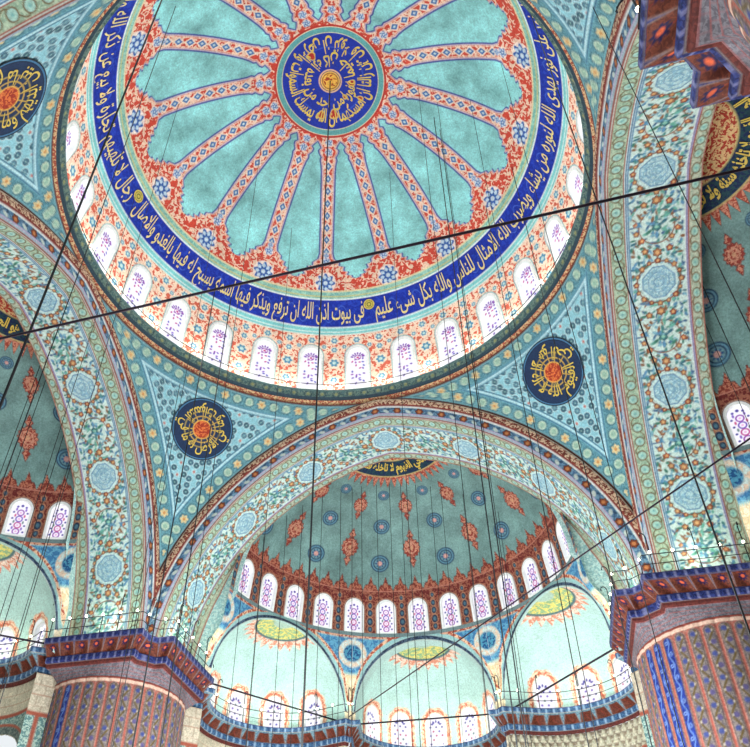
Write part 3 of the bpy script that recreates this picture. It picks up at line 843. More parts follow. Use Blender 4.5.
def build_exedra(ca, m, hw_chord, half, spring, apexk, depth, re, nwin_step, seed):
    """ca chord normal angle from +y (deg); built in the frame of the front side"""
    n = np.array([sin(rad(ca)), cos(rad(ca)), 0]); e = np.array([cos(rad(ca)), -sin(rad(ca)), 0])
    C0 = np.array([0, SY, 0]) + n * m
    O = C0 + np.array([0, 0, CORZ])
    zb = CORZ - .04 if ca == 0 else CORZ + .2
    # ---- front wall (spandrels) between arch and semi-dome ring
    N = 420
    ll = np.array([spring - zb, pi * half, spring - zb]); tot = ll.sum()
    s = np.linspace(0, tot, N)
    au = np.where(s < ll[0], -half, np.where(s > tot - ll[2], half, 0.0)); az = np.where(s < ll[0], zb + s, np.where(s > tot - ll[2], zb + tot - s, 0.0))
    mid = (s >= ll[0]) & (s <= tot - ll[2]); q = pi - (s[mid] - ll[0]) / half
    au[mid] = half * np.cos(q); az[mid] = spring + half * apexk * np.sin(q)
    Apt = C0 + au[:, None] * e + np.c_[np.zeros((N, 2)), az]
    aA = np.arctan2((Apt[:, 1] - SY), Apt[:, 0])
    # outer boundary
    ends = []
    for sg in (-1, 1):
        pnt = C0 + sg * hw_chord * e; ends.append(math.atan2(pnt[1] - SY, pnt[0]))
    Bpt = np.empty((N, 3)); fr = s / tot; f1 = ll[0] / tot + .10; 
    for i in range(N):
        f = fr[i]
        if f < f1 or f > 1 - f1:
            g = f / f1 if f < f1 else (1 - f) / f1; z = zb + g * (SZR - zb); r = col_r(z); th = ends[0] if f < f1 else ends[1]
        else:
            g = (f - f1) / (1 - 2 * f1); th = ends[0] + (ends[1] - ends[0]) * g; r = SR; z = SZR
        Bpt[i] = (r * cos(th), SY + r * sin(th), z)
    K = 34
    w = np.linspace(0, 1, K)[:, None, None]
    G = Apt[None] * (1 - w) + Bpt[None] * w
    # the spandrels are a smooth curved surface, flattening to the column lower down
    dA = np.linalg.norm(G - Apt[None], axis=2)
    sm = lambda q: q * q * (3 - 2 * q)
    wgt = sm(np.clip((dA - .2) / .9, 0, 1)) * sm(np.clip((G[..., 2] - 19.3) / 1.6, 0, 1))
    rr = np.hypot(G[..., 0], G[..., 1] - SY); tg = SR + .12 * (SZR - G[..., 2])
    kf = 1 + wgt * (tg / rr - 1)
    G = np.stack([G[..., 0] * kf, SY + (G[..., 1] - SY) * kf, G[..., 2]], -1)
    c = Canvas(0, N - 1, 0, 1, 1.0, (150, 206, 206), cellv=1 / (K - 1.0)); c.cell = .06
    P = G.reshape(-1, 3); U = c.U
    ringd = np.abs(SZR - G[..., 2]) + np.maximum(0, np.hypot(G[..., 0], G[..., 1] - SY) - SR) * .5
    c.M[:] = .3
    zz = G[..., 2]
    inner = (dA > .95) & (ringd > .42) & (zz > 20.4)
    c.put(inner, (58, 136, 184), (96, 176, 208))
    # roundel where two spandrels meet
    for th in ends:
        for z0 in (21.55,):
            rt = SR + .12 * (SZR - z0); ctr = np.array([rt * cos(th), SY + rt * sin(th), z0]); h = np.linalg.norm(G - ctr, axis=2)
            c.sd(h - .86, (206, 228, 222), (224, 206, 180)); c.sd(h - .56, (150, 196, 206)); c.sd(h - .52, (18, 96, 150), (70, 160, 190))
    low = (zz < 20.3) & (dA > .5)
    c.put(zz < 18.3, (236, 226, 196))
    c.put(low, (236, 226, 196), (222, 206, 160))
    c.sd(np.where(zz > 18.6, np.abs(dA - .80) - .13, 1), (186, 96, 66), (232, 196, 160))
    c.sd(np.where(zz > 20, np.abs(ringd - .26) - .12, 1), (176, 84, 62), (226, 180, 150)); c.sd(ringd - .12, (126, 156, 158))
    c.sd(np.where(zz > 18.3, dA - .58, 1), (150, 204, 204)); c.sd(np.where(zz > 18.2, dA - .34, 1), (44, 66, 96), (84, 112, 134)); c.sd(np.where(zz > 18.2, np.abs(dA - .36) - .03, 1), (170, 206, 206)); c.sd(dA - .07, (190, 214, 206))
    def fnS(Uu, Vv): return G
    sp = c.mesh('exedra_front', fnS, M_EXED, None, O)
    # ---- arch reveal plus half dome
    cc = C0 + n * depth
    zb = CORZ - .25
    cell = .06
    h0 = spring - zb; L = h0 + re * pi / 2
    d = Canvas(-90, 90, 0, L, 180 / 280.0, (180, 222, 216), cellv=cell); d.cell = .06
    d.M[:] = .8
    V = d.V; th = np.radians(d.U); ph = np.maximum(V - h0, 0) / re
    rho = re * np.cos(ph); Z = np.where(V < h0, zb + V, spring + re * apexk * np.sin(ph))
    qd = L - V
    fr2 = 1.75 + .5 * (1 - np.abs(((d.U + 7.5) % 15) - 7.5) / 7.5)
    d.sd(qd - fr2 - .25, (218, 150, 120), (232, 214, 196)); d.sd(qd - 1.75, (60, 120, 130)); d.sd(qd - 1.6, (222, 216, 110), (150, 190, 140)); d.sd(qd - .6, (170, 206, 190))
    aw, hw_, sill = .50, 1.35, CORZ
    offs = [k * nwin_step for k in (-2, -1, 0, 1, 2)]
    keep = np.ones_like(V, bool)
    for o in offs:
        x = (d.U - o) * pi / 180 * re; y = Z - sill
        dw = np.where(y < hw_, np.abs(x) - aw, np.hypot(x, (y - hw_) / 1.08) - aw)
        sc = .09 * np.abs(np.sin((np.where(y < hw_, y, hw_ + np.arctan2(y - hw_, np.abs(x) + .01) * aw)) * 9))
        lim = y > -1
        d.sd(np.where(lim, dw - .36 - sc, 1), (226, 150, 112), (240, 214, 186)); d.sd(np.where(lim, dw - .36, 1), (244, 222, 190), (222, 124, 88)); d.sd(np.where(lim, np.abs(dw - .24) - .03, 1), (206, 120, 90))
        d.sd(np.where(lim, dw - .14, 1), (226, 232, 226))
        keep &= ~((dw < .06) & (y > -.02))
    def fnD(Uu, Vv):
        return cc + (rho * np.sin(th))[..., None] * e + (rho * np.cos(th))[..., None] * n + np.stack([0 * Z, 0 * Z, Z], -1)
    hd = d.mesh('exedra_half_dome', fnD, M_EXED, keep, O)
    # reveal strip from the front wall back to the half dome
    Rv = np.stack([Apt, Apt + n * (depth + .02)], 0)
    rc = Canvas(0, N - 1, 0, 1, 1.0, (176, 214, 210), cellv=.5)
    rcm = rc.mesh('exedra_reveal', lambda a, b: np.stack([Apt, Apt + n * depth * .5, Apt + n * (depth + .02)], 0), M_EXED, None, O)
    fr_ = window_frame_mesh('exedra_window_frame', aw, hw_, .13, .12, -.25, M_FRAME)
    pn_ = pane_mesh('exedra_window_pane', aw, hw_, -.08, M_GLASSC, 'exedra', .04)
    wins = []
    for o in offs:
        out = cos(rad(o)) * n + sin(rad(o)) * e
        wins.append((cc + out * (re - .02) + np.array([0, 0, sill]) - O, -out, np.array([0, 0, 1.0]), np.cross([0, 0, 1.0], -out)))
    return dict(O=O, sp=sp, hd=hd, rv=rcm, fr=fr_, pn=pn_, wins=wins, n=n, e=e, C0=C0, cc=cc, re=re, half=half, hc=hw_chord, ca=ca)

EXC = build_exedra(0, SR, COLX, 3.98, 18.2, 1.03, .75, 4.15, 31, 1)
EXS = build_exedra(CH_A, CH_M, 4.88, 4.50, 17.85, 1.0, .15, 4.5, 31, 2)
EXM = build_exedra(-CH_A, CH_M, 4.88, 4.50, 17.85, 1.0, .15, 4.5, 31, 3)
EXLIST = []
ELAB = {('front', 0): 'middle half-dome niche below the front semi-dome', ('front', 1): 'right half-dome niche of the front, beside the right pier',
        ('front', -1): 'left half-dome niche of the front, beside the left pier',
        ('left', 1): 'pale niche at the left picture edge next to the left pier', ('left', 0): 'middle niche of the left side, outside the left picture edge', ('left', -1): 'far niche of the left side, nearest the viewer',
        ('right', -1): 'sliver of niche on the right, above the right pier', ('right', 0): 'middle niche of the right side, outside the right picture edge', ('right', 1): 'near niche of the right side, hidden by the near pier'}
for ang, sdn in SIDES:
    for k, X in ((0, EXC), (1, EXS), (-1, EXM)):
        if (sdn, k) in (('left', -1), ('right', 1)): continue
        t = root('exedra', ELAB[(sdn, k)], 'exedra', rz(ang) @ X['O'], ang)
        hd = link('half_dome', X['hd'], t); link('spandrel_wall', X['sp'], t); link('arch_reveal', X['rv'], t)
        for w in X['wins']: place_window(X['fr'], X['pn'], t, *w)
        EXLIST.append((ang, sdn, k, X))

# ------------------------------------------------------------------ cornices
def offset_poly(P, closed):
    """mitre normals pointing to the left of travel"""
    P = np.asarray(P, float); n = len(P); out = []
    for i in range(n):
        a = P[i] - P[i - 1] if (closed or i > 0) else P[1] - P[0]
        b = P[(i + 1) % n] - P[i] if (closed or i < n - 1) else P[-1] - P[-2]
        a = a / np.linalg.norm(a); b = b / np.linalg.norm(b)
        na = np.array([-a[1], a[0]]); nb = np.array([-b[1], b[0]]); m = na + nb; m /= np.linalg.norm(m)
        out.append(m / max(.35, m @ na))
    return np.array(out)

def resample(P, M, cell):
    """denser outline carrying interpolated mitres, keeping the corners"""
    Q, N = [], []
    for i in range(len(P) - 1):
        L = np.linalg.norm(P[i + 1] - P[i]); k = max(1, int(round(L / cell)))
        for j in range(k):
            f = j / k; Q.append(P[i] * (1 - f) + P[i + 1] * f); N.append(M[i] * (1 - f) + M[i + 1] * f)
    Q.append(P[-1]); N.append(M[-1])
    return np.array(Q), np.array(N)

def cornice_meshes(P, hz, O, cell=.05, per=.80, warm=0):
    P = np.asarray(P, float); M = offset_poly(P, False)
    Q, N = resample(P, M, cell); u = np.r_[0, np.cumsum(np.linalg.norm(np.diff(Q, axis=0), axis=1))]
    nu = len(Q)
    def strip(name, prof, nv, paint, disp=None):
        prof = np.array(prof); s = np.r_[0, np.cumsum(np.hypot(*np.diff(prof, axis=0).T))]
        c = Canvas(0, nu - 1, 0, s[-1], 1.0, (60, 80, 130), cellv=s[-1] / nv); c.cell = .045
        UU = np.broadcast_to(u, c.U.shape)
        paint(c, UU, c.V / s[-1], s[-1])
        def fn(a, b):
            d = np.interp(b, s, prof[:, 0]); z = np.interp(b, s, prof[:, 1])
            if disp is not None: d = d + disp(UU, b / s[-1])
            xy = Q[None] + N[None] * d[..., None]
            return np.concatenate([xy, (hz + z)[..., None]], -1)
        return c.mesh(name, fn, M_STONE, None, O)
    def p_teeth(c, U, f, L):
        c.put(np.ones_like(f), (140, 176, 206) if not warm else (116, 124, 168))
        q = np.abs(((U % (per * .5)) / (per * .5)) - .5)
        c.sd((q - .37) * per * .5, (34, 48, 104) if warm else (44, 84, 128), (50, 70, 136) if warm else (66, 118, 158)); c.put(f < .12, (70, 74, 130)); c.put(f > .9, (104, 96, 104) if warm else (170, 180, 170))
    def tri(U): return 1 - np.abs(((U / per) % 1) - .5) * 2     # 0 at ridge, 1 in the recess
    def p_brk(c, U, f, L):
        c.put(np.ones_like(f), (44, 56, 108) if warm else (90, 134, 156), (70, 84, 140) if warm else (120, 164, 176))
        t = tri(U); x = (((U / per) % 1) - .5) * per
        d = (np.abs(x) - per * ((.49 - .07 * (1 - f)) if warm else (.47 - .17 * (1 - f))))
        c.sd(np.where((f > (.01 if warm else .08)) & (f < .97), d - .03, 1), (150, 130, 120)); c.sd(np.where((f > (.01 if warm else .08)) & (f < .97), d, 1), (124, 66, 42), (104, 54, 38))
        c.sd(np.where((f > (.01 if warm else .08)) & (f < .97), np.abs(x - (f - .5) * .3) - .012, 1), (150, 60, 44))
        dd = .45 * f + d_brk(U, f) - .24
        h = np.hypot(x, dd); a = np.arctan2(dd, x)
        if warm: c.sd(np.where(f < .5, h - .19 * (.82 + .18 * np.cos(8 * a)), 1), (30, 32, 84)); c.sd(np.where(f < .5, h - .07, 1), (220, 104, 44))
    def d_brk(U, f): return .2 * np.clip(tri(U) * 1.6 - .3, 0, 1) * np.sin(pi * np.clip(f, 0, 1))
    def p_red(c, U, f, L):
        c.put(np.ones_like(f), (118, 58, 50), (98, 48, 44)); c.put(f < .14, (120, 120, 124))
    top = strip('cornice_top', [(.8, .02), (.04, .02), (0, 0), (0, -.26), (.05, -.30)], 14, lambda c, U, f, L: (p_teeth(c, U, np.clip((f * L - .8) / (L - .8), 0, 1), L), c.put(f * L < .78, (130, 130, 134))))
    brk = strip('cornice_brackets', [(.05, -.30), (.50, -.78)], 44 if warm else 16, p_brk, d_brk)
    low = strip('cornice_lower_band', [(.50, -.78), (.46, -.80), (.46, -1.04), (.56, -1.08)], 10, p_teeth)
    red = strip('cornice_red_line', [(.56, -1.08), (.60, -1.10), (.60, -1.22), (.70, -1.25)], 6, p_red)
    return (('fascia', top), ('bracket_course', brk), ('lower_fascia', low), ('red_moulding', red)), Q, N

def build_railing(name_label, Q, N, hz, inset, ang, O, post_gap=.85, hook_every=2):
    t = root('lamp_railing', name_label, 'railing', rz(ang) @ O, ang)
    line = Q + N * inset; u = np.r_[0, np.cumsum(np.linalg.norm(np.diff(line, axis=0), axis=1))]
    for z, r in ((.95, .022), (.5, .018)):
        k = np.unique(np.r_[np.arange(0, len(line), 6), len(line) - 1]); pts = np.c_[line[k], np.full(len(k), hz + z)]
        link('rail', arrays_to_mesh('rail', tube_arrays(pts, r, 5), M_IRON, O), t)
    n = max(2, int(u[-1] / post_gap))
    post = arrays_to_mesh('rail_post', tube_arrays([(0, 0, 0), (0, 0, .98)], .022, 5), M_IRON)
    bulb = arrays_to_mesh('rail_lamp', sphere_arrays((0, 0, 1.05), .062), M_BULB, smooth=True)
    for i in range(n + 1):
        s_ = u[-1] * i / n; x = np.interp(s_, u, line[:, 0]); y = np.interp(s_, u, line[:, 1])
        nx, ny = np.interp(s_, u, N[:, 0]), np.interp(s_, u, N[:, 1])
        b = np.array([x, y, hz]) - O
        if i % hook_every == 0:
            k = .28
            hook = [(0, 0, 0), (0, 0, 1.75)] + [(-nx * k * (1 - cos(q)) * .5, -ny * k * (1 - cos(q)) * .5, 1.75 + k * .6 * sin(q)) for q in np.linspace(.3, pi * 1.1, 7)]
            link('hook_post', arrays_to_mesh('hook_post', tube_arrays(hook, .024, 5), M_IRON), t).location = b
        else:
            link('post', post, t).location = b
        link('lamp', bulb, t).location = b
    return t

# outline of a pier platform, seen for the corner (+x,+y); travel keeps the mass on the left
C0_, C1_ = 9.90, 10.99
PIER_OUT = [(C0_, 16.1), (C0_, C1_), (10.67, C1_), (C1_, 10.72), (C1_, C0_), (16.1, C0_)]

def pier_shaft(blue, name):
    zt, zb = 15.93, 8.0
    NF = 36; per = 2 * pi * PR / NF
    c = Canvas(0, 2 * pi * PR, zb, zt, .04, (196, 168, 150), cellv=.05)
    U, V = c.U, c.V; x = ((U / per) % 1 - .5) * per; k = np.floor(U / per).astype(int) % NF
    hw = per * .30; top = zt - .30
    d = np.where(V < top - hw, np.abs(x) - hw, np.hypot(x, V - top + hw) - hw)
    c.put(np.ones_like(U), (172, 140, 126), (148, 114, 104))
    c.sd(np.abs(d - .10) - .022, (176, 88, 70)); c.sd(np.abs(np.abs(x) - per * .5) - .014, (180, 100, 84))
    c.sd(d - .035, (96, 84, 84)); c.sd(d, (140, 132, 124), (116, 110, 112))
    isb = np.isin(k, blue)
    c.sd(np.where(isb, d, 1), (22, 48, 128), (30, 66, 156))
    P = .95; y = (V % P) / P
    vine = np.abs(x - .10 * np.sin(2 * pi * V / P)) - .045
    c.sd(np.where((d < -.01) & ~isb, vine, 1), (106, 90, 40))
    c.sd(np.where((d < -.01) & isb, np.abs(x - .07 * np.sin(2 * pi * V / P)) - .02, 1), (110, 150, 210))
    for ph, sx, col in ((.25, -1, (70, 86, 146)), (.75, 1, (96, 90, 136))):
        yy = ((V / P - ph + .5) % 1 - .5) * P; h = np.hypot(x - sx * .04, yy)
        c.sd(np.where((d < 0) & ~isb, h - .105, 1), col); c.sd(np.where((d < 0) & isb, np.abs(h - .06) - .015, 1), (130, 165, 220))
        h2 = np.hypot((x + sx * .09) / 1, yy * .7); c.sd(np.where((d < -.01) & ~isb, h2 - .03, 1), (190, 184, 170))
    c.band(zt - .07, zt + 1, (150, 76, 64)); c.band(zt - .22, zt - .07, (220, 190, 168))
    def fn(Uu, Vv):
        r = PR + .07 * np.sqrt(np.clip(1 - (x / (per * .5)) ** 2, 0, 1)) - .05
        a = Uu / PR
        return np.stack([PX + r * np.cos(a), PX + r * np.sin(a), Vv], -1)
    O = np.array([PX, PX, 0])
    return c.mesh(name, fn, M_STONE, None, O), O

def build_pier_common():
    O = np.array([PX, PX, 0])
    parts, Q, N = cornice_meshes(PIER_OUT, HP, O, .035, warm=1)
    # slab that fills the platform
    lip = np.array(PIER_OUT); slab = np.r_[lip, [(16.6, 16.6)]]
    M = offset_poly(PIER_OUT, False); ins = lip + M * .3; slab = np.r_[ins, [(16.4, 16.4)]]
    n = len(slab)
    V = np.r_[np.c_[slab, np.full(n, HP - .02)], np.c_[slab, np.full(n, HP - .24)]] - O
    F = [tuple(range(n)), tuple(range(2 * n - 1, n - 1, -1))] + [(i, (i + 1) % n, n + (i + 1) % n, n + i) for i in range(n)]
    slabm = raw_mesh('platform_slab', V, F, M_STONE, np.tile([.25, .25, .26, .2], (2 * n, 1)), np.tile([.25, .25, .26], (2 * n, 1)), smooth=False)
    # neck: from the lower moulding down to the round shaft
    P2 = Q + N * .70
    cang = np.unwrap(np.arctan2(P2[:, 1] - PX, P2[:, 0] - PX))
    K = 40
    c = Canvas(0, len(Q) - 1, 0, 1, 1.0, (168, 160, 176), cellv=1.0 / K); c.cell = .05
    u = np.r_[0, np.cumsum(np.linalg.norm(np.diff(Q, axis=0), axis=1))]; UU = np.broadcast_to(u, c.U.shape)
    row = np.floor(c.V * 3.999).astype(int); off = (row % 2) * .2
    c.put(np.ones_like(c.V), (126, 128, 136), (104, 104, 114), .8)
    c.sd(np.abs(((UU + off) % .42) - .21) - .016, (140, 112, 120))
    c.sd(np.abs((c.V * 4) % 1 - .04) * .3 - .018, (160, 84, 76)); c.band(.95, 2, (140, 70, 60))
    def fn(U, V):
        w = V[..., None] ** .75
        circ = np.stack([PX + (PR - .04) * np.cos(cang), PX + (PR - .04) * np.sin(cang)], -1)
        xy = P2[None] * (1 - w) + circ[None] * w
        z = HP - 1.25 + (15.93 - HP + 1.25) * V
        return np.concatenate([xy, z[..., None]], -1)
    neck = c.mesh('pier_neck', fn, M_STONE, None, O)
    low = [(PX - PX + PR * cos(a), PR * sin(a), z) for z in (8.0, 0.0) for a in np.linspace(0, 2 * pi, 73)]
    F = [(i, i + 1, 73 + i + 1, 73 + i) for i in range(72)]
    lowm = raw_mesh('pier_base', np.array(low), F, M_STONE, np.tile([.62, .58, .54, .4], (146, 1)), np.tile([.5, .47, .45], (146, 1)))
    return O, parts, slabm, neck, lowm, Q, N
PO, PPARTS, PSLAB, PNECK, PLOW, PQ, PN = build_pier_common()
def flute_at(ang_deg):  # index of the flute facing an azimuth
    return int((ang_deg % 360) / 10)
PLAB = (('front_right', 0, 'massive fluted pier at the bottom right with three deep blue flutes', [20, 21, 22]),
        ('front_left', pi / 2, 'massive fluted pier at the bottom left with one deep blue flute', [16]),
        ('near', -pi / 2, 'near pier capital seen from below in the top right corner', []))
for nm, ang, lab, blue in PLAB:
    t = root('pier', lab, 'pier', rz(ang) @ PO, ang)
    sm, _ = pier_shaft(blue, 'pier_shaft_' + nm)
    link('fluted_shaft', sm, t); link('shaft_base', PLOW, t); link('neck', PNECK, t); link('platform', PSLAB, t)
    cap = link('cornice', PPARTS[1][1], t)
    for k in (0, 2, 3): link(PPARTS[k][0], PPARTS[k][1], cap)
    RL = {'front_right': 'railing with lit bulbs on top of the right pier', 'front_left': 'railing with hook posts and lit bulbs on top of the left pier', 'near': 'railing with bulbs on the near pier at the top right'}[nm]
    build_railing(RL, PQ, PN, HP + .02, .22, ang, PO)

# exedra galleries and the walls under them
def exedra_outline(X, rl):
    cc, n, e = X['cc'], X['n'], X['e']; h = X['hc']; P = []
    a0 = 80
    P.append((X['C0'] - e * h - n * .55)[:2])
    P.append((X['C0'] - e * (h - .75) - n * .55)[:2])
    for a in np.linspace(-a0, a0, 41):
        P.append((cc + rl * (sin(rad(a)) * e + cos(rad(a)) * n))[:2])
    P.append((X['C0'] + e * (h - .75) - n * .55)[:2]); P.append((X['C0'] + e * h - n * .55)[:2])
    if X['ca'] < 0: P = [np.array([-11.0, 15.5])] + P[2:]
    elif X['ca'] > 0: P = P[:-2] + [np.array([11.0, 15.5])]
    return np.array(P)
def gallery_set(X, rl, tagname, relief):
    O = X['O']
    P = exedra_outline(X, rl)
    parts, Q, N = cornice_meshes(P, CORZ, O)
    # wall below
    K = 170; z1, z0 = CORZ - 1.2, 8.0
    W = Q + N * .72
    u = np.r_[0, np.cumsum(np.linalg.norm(np.diff(W, axis=0), axis=1))]
    c = Canvas(0, len(Q) - 1, z0, z1, 1.0, (206, 200, 176), cellv=(z1 - z0) / K); c.cell = .05
    UU = np.broadcast_to(u, c.U.shape); V = c.V; L = u[-1]
    if relief:
        rowh, colw = .42, .40
        r = np.floor((z1 - V) / rowh); q = ((UU + (r % 2) * colw / 2) % colw) / colw - .5; f = ((z1 - V) / rowh) % 1
        c.put(np.ones_like(V), (206, 206, 180), (186, 190, 166), .3)
        c.sd((np.abs(q) - .42 * (1 - f * .8)) * colw, (150, 140, 120), (170, 160, 136)); c.sd(np.abs(f - .03) * rowh - .02, (120, 110, 96)); c.sd((np.hypot(q, f - .5) - .12) * .4, (222, 222, 204))
        disp = .16 * np.clip(.42 * (1 - f * .8) - np.abs(q), 0, .2) / .2
    else:
        rowh, colw = .5, .62
        r = np.floor((z1 - V) / rowh)
        c.put(np.ones_like(V), (210, 204, 178), (192, 190, 166), .4)
        c.sd(np.abs(((UU + (r % 2) * colw / 2) % colw) - colw / 2) - .015, (170, 150, 128)); c.sd(np.abs(((z1 - V) % rowh) - .02) - .015, (176, 120, 96))
        disp = 0
    zf = z1 - 1.55
    # arcade under the gallery: tiled spandrels round a grey arch, red frame
    c.put(V < zf, (96, 140, 140), (160, 190, 176)); c.sd(np.abs(V - zf) - .09, (176, 92, 66))
    na = 2 if not relief else 2
    aw = L / na
    xx = ((UU / aw) % 1 - .5) * aw; ra = aw * .44; zc = zf - .35 - ra
    h = np.hypot(xx, np.maximum(V - zc, 0))
    hole = (h < ra - .55)
    c.sd(np.where(V < zf, h - ra, 1), (184, 100, 70)); c.sd(np.where(V < zf, h - ra + .12, 1), (132, 150, 140), (90, 112, 110)); c.sd(np.where(V < zf, h - ra + .5, 1), (200, 190, 150))
    c.sd(np.where(V < zf, np.abs(np.abs(xx) - aw / 2) - .1, 1), (176, 92, 66))
    def fn(a, b):
        xy = W[None] + N[None] * (disp * np.ones_like(V))[..., None]
        return np.concatenate([xy, V[..., None]], -1)
    return parts, Q, N, c.mesh('gallery_wall', fn, M_STONE, ~hole, O)
GSET = {0: gallery_set(EXC, 4.0, 'c', False), 1: gallery_set(EXS, 3.75, 's', True), -1: gallery_set(EXM, 3.75, 'm', False), 'left': gallery_set(EXS, 3.75, 'l', False)}
WNAME = {('front', 0): 'wall_front', ('front', 1): 'wall_front_right', ('front', -1): 'wall_front_left', ('left', 1): 'wall_left', ('left', 0): 'wall_left_middle',
         ('right', -1): 'wall_right', ('right', 0): 'wall_right_middle'}
GLAB = {('front', 0): 'concave gallery cornice under the middle front niche', ('front', 1): 'concave gallery cornice of blue and brown brackets beside the right pier',
        ('front', -1): 'concave gallery cornice of blue and brown brackets right of the left pier', ('left', 1): 'gallery cornice left of the left pier at the picture edge',
        ('left', 0): 'gallery cornice of the middle left niche beyond the picture edge', ('right', -1): 'gallery cornice hidden behind the right pier', ('right', 0): 'gallery cornice of the middle right niche beyond the picture edge'}
for ang, sdn, k, X in EXLIST:
    parts, Q, N, wall = GSET['left'] if (sdn, k) == ('left', 1) else GSET[k]
    t = root('gallery_cornice', GLAB[(sdn, k)], 'cornice', rz(ang) @ X['O'], ang)
    for nm, me in parts: link(nm, me, t)
    w = link(WNAME[(sdn, k)], wall); w.location = rz(ang) @ X['O']; w.rotation_euler = (0, 0, ang); w['kind'] = 'structure'
    build_railing(GLAB[(sdn, k)].replace('gallery cornice', 'gallery railing with lit bulbs'), Q[8:-8], N[8:-8], CORZ + .02, .3, ang, X['O'], 1.1, 2)

def flank_wall(name, a, b, ang):
    a, b = np.array(a), np.array(b); L = np.linalg.norm(b - a)
    c = Canvas(0, L, 6, CORZ - 1.2, .06, (206, 198, 172)); zt = CORZ - 1.2
    c.put(np.ones_like(c.V), (206, 200, 176), (186, 182, 160), .4)
    r = np.floor((zt - c.V) / .5); c.sd(np.abs((zt - c.V) % .5 - .02) - .015, (168, 120, 96)); c.sd(np.abs((c.U + (r % 2) * .3) % .6 - .3) - .015, (160, 146, 124))
    c.put(c.V < zt - 1.9, (92, 138, 138), (164, 194, 180)); c.sd(np.abs(c.V - zt + 1.9) - .1, (166, 90, 66)); c.sd(np.where(c.V < zt - 1.9, np.abs(c.U - .5) - .1, 1), (166, 90, 66))
    def fn(U, V):
        f = U / L
        return np.stack([a[0] + (b[0] - a[0]) * f, a[1] + (b[1] - a[1]) * f, V], -1)
    O = np.array([a[0], a[1], 6.0])
    w = link(name, c.mesh('flank_wall', fn, M_STONE, None, O)); w.location = rz(ang) @ O; w.rotation_euler = (0, 0, ang); w['kind'] = 'structure'
for nm, ang in (('front_right', 0), ('front_left', pi / 2)):
    flank_wall('wall_' + nm + '_flank', (10.55, 16.52), (12.2, 14.9), ang); flank_wall('wall_' + nm + '_side', (16.52, 10.55), (14.9, 12.2), ang)

# ------------------------------------------------------------------ tie bars and wires
def bar(name, label, cat, a, b, r, mat, n=8, sag=0.0, group=None):
    a, b = np.array(a, float), np.array(b, float); ts = np.linspace(0, 1, 2 if sag == 0 else 20)
    pts = [a * (1 - q) + b * q - np.array([0, 0, sag * 4 * q * (1 - q)]) for q in ts]
    o = link(name, arrays_to_mesh(name, tube_arrays(pts, r, n), mat, pts[0], smooth=True)); o.location = pts[0]
    tag(o, label, cat, group)
    return o
bar('tie_bar', 'long black tie bar crossing the whole picture under the dome', 'tie bar', (-PX + 2, -11.4, 12.05), (PX - 2.4, -11.4, 12.95), .026, M_BAR)
bar('steel_wire', 'black wire rising from the front column to the right picture edge', 'wire', (-4.3, 22.8, 17.75), (16.4, -.9, 17.75), .032, M_BAR)

for a, b, lab in (((-10.45, 16.4, 17.75), (-4.45, 24.0, 17.75), 'black tie bar across the left front niche, from left pier to column'),
                  ((-4.3, 24.0, 17.75), (4.3, 24.0, 17.75), 'black tie bar across the middle front niche between its two columns'),
                  ((4.45, 24.0, 17.75), (10.45, 16.4, 17.75), 'thick black tie bar across the right front niche to the right pier'),
                  ((-16.4, 10.45, 17.75), (-24.0, 4.45, 17.75), 'short tie bar left of the left pier at the picture edge')):
    bar('niche_tie_bar', lab, 'tie bar', a, b, .05, M_BAR)

def vault_z(x, y):
    h = math.hypot(x, y)
    if h < 12.0: return Z0 + sqrt(RD * RD - h * h)
    if abs(x) < D and abs(y) < D:
        zz = np.linspace(21.7, 31.6, 200); k = int(np.argmin(np.abs(np.hypot(arch_span(zz), D) - h))); return float(zz[k])
    u, v = (abs(x), abs(y)) if abs(y) > abs(x) else (abs(y), abs(x))
    if v < DI: return AZ + sqrt(max(RI * RI - (u + AE) ** 2, 1))
    return SZ + sqrt(max(SR * SR - u * u - (v - SY - .45) ** 2, 1))

ORD = ['first', 'second', 'third', 'fourth', 'fifth', 'sixth', 'seventh', 'eighth', 'ninth', 'tenth', 'eleventh', 'twelfth', 'thirteenth', 'fourteenth', 'fifteenth', 'sixteenth']
def cable(x, y, r, lab):
    zt = vault_z(x, y) + .02; zb = 6.0
    o = link('hanging_cable', arrays_to_mesh('hanging_cable', tube_arrays([(0, 0, 0), (0, 0, zb - zt)], r, 6), M_CABLE, smooth=True))
    o.location = (x, y, zt); tag(o, lab, 'cable')
cable(0, 0, .03, 'long cable hanging from the centre of the main dome')
cable(-3.41, -10.22, .03, 'thickest dark cable slanting down to the left picture edge')
cable(-5.8, -6.96, .016, 'cable beside the thickest one, over the left arch medallions')
cable(-8.75, 6.89, .028, 'cable crossing the left edge of the front left roundel')
cable(-8.09, 7.82, .028, 'cable crossing the right part of the front left roundel')
cable(-10.0, 7.2, .016, 'cable crossing the pendentive left of the front left roundel')
cable(5.39, 2.72, .024, 'left one of two close cables falling right of the front arch top')
cable(5.62, 3.35, .024, 'right one of two close cables falling right of the front arch top')
cable(7.52, 6.68, .02, 'cable dropping between the front arch top and the front right roundel')
cable(9.12, 4.52, .02, 'cable passing over the front right roundel')
cable(10.02, -4.84, .02, 'dark cable slanting over the right arch soffit down to the right pier')
cable(11.2, -7.4, .013, 'cable slanting from the near pier capital over the right soffit')
FC = [(-8.93, 16.25), (-8.02, 16.62), (-6.83, 17.06), (-5.94, 17.36), (-4.8, 17.7), (-3.69, 18.01), (-3.01, 18.18), (-2.44, 18.31), (-1.52, 18.5), (-.72, 18.65), (-.03, 18.77), (.89, 18.9), (1.8, 19.01), (2.43, 19.07), (3.73, 19.17), (5.68, 19.23)]
for i, (x, y) in enumerate(FC): cable(x, y, .015, ORD[i] + ' thin cable from the left hanging from the front semi-dome')
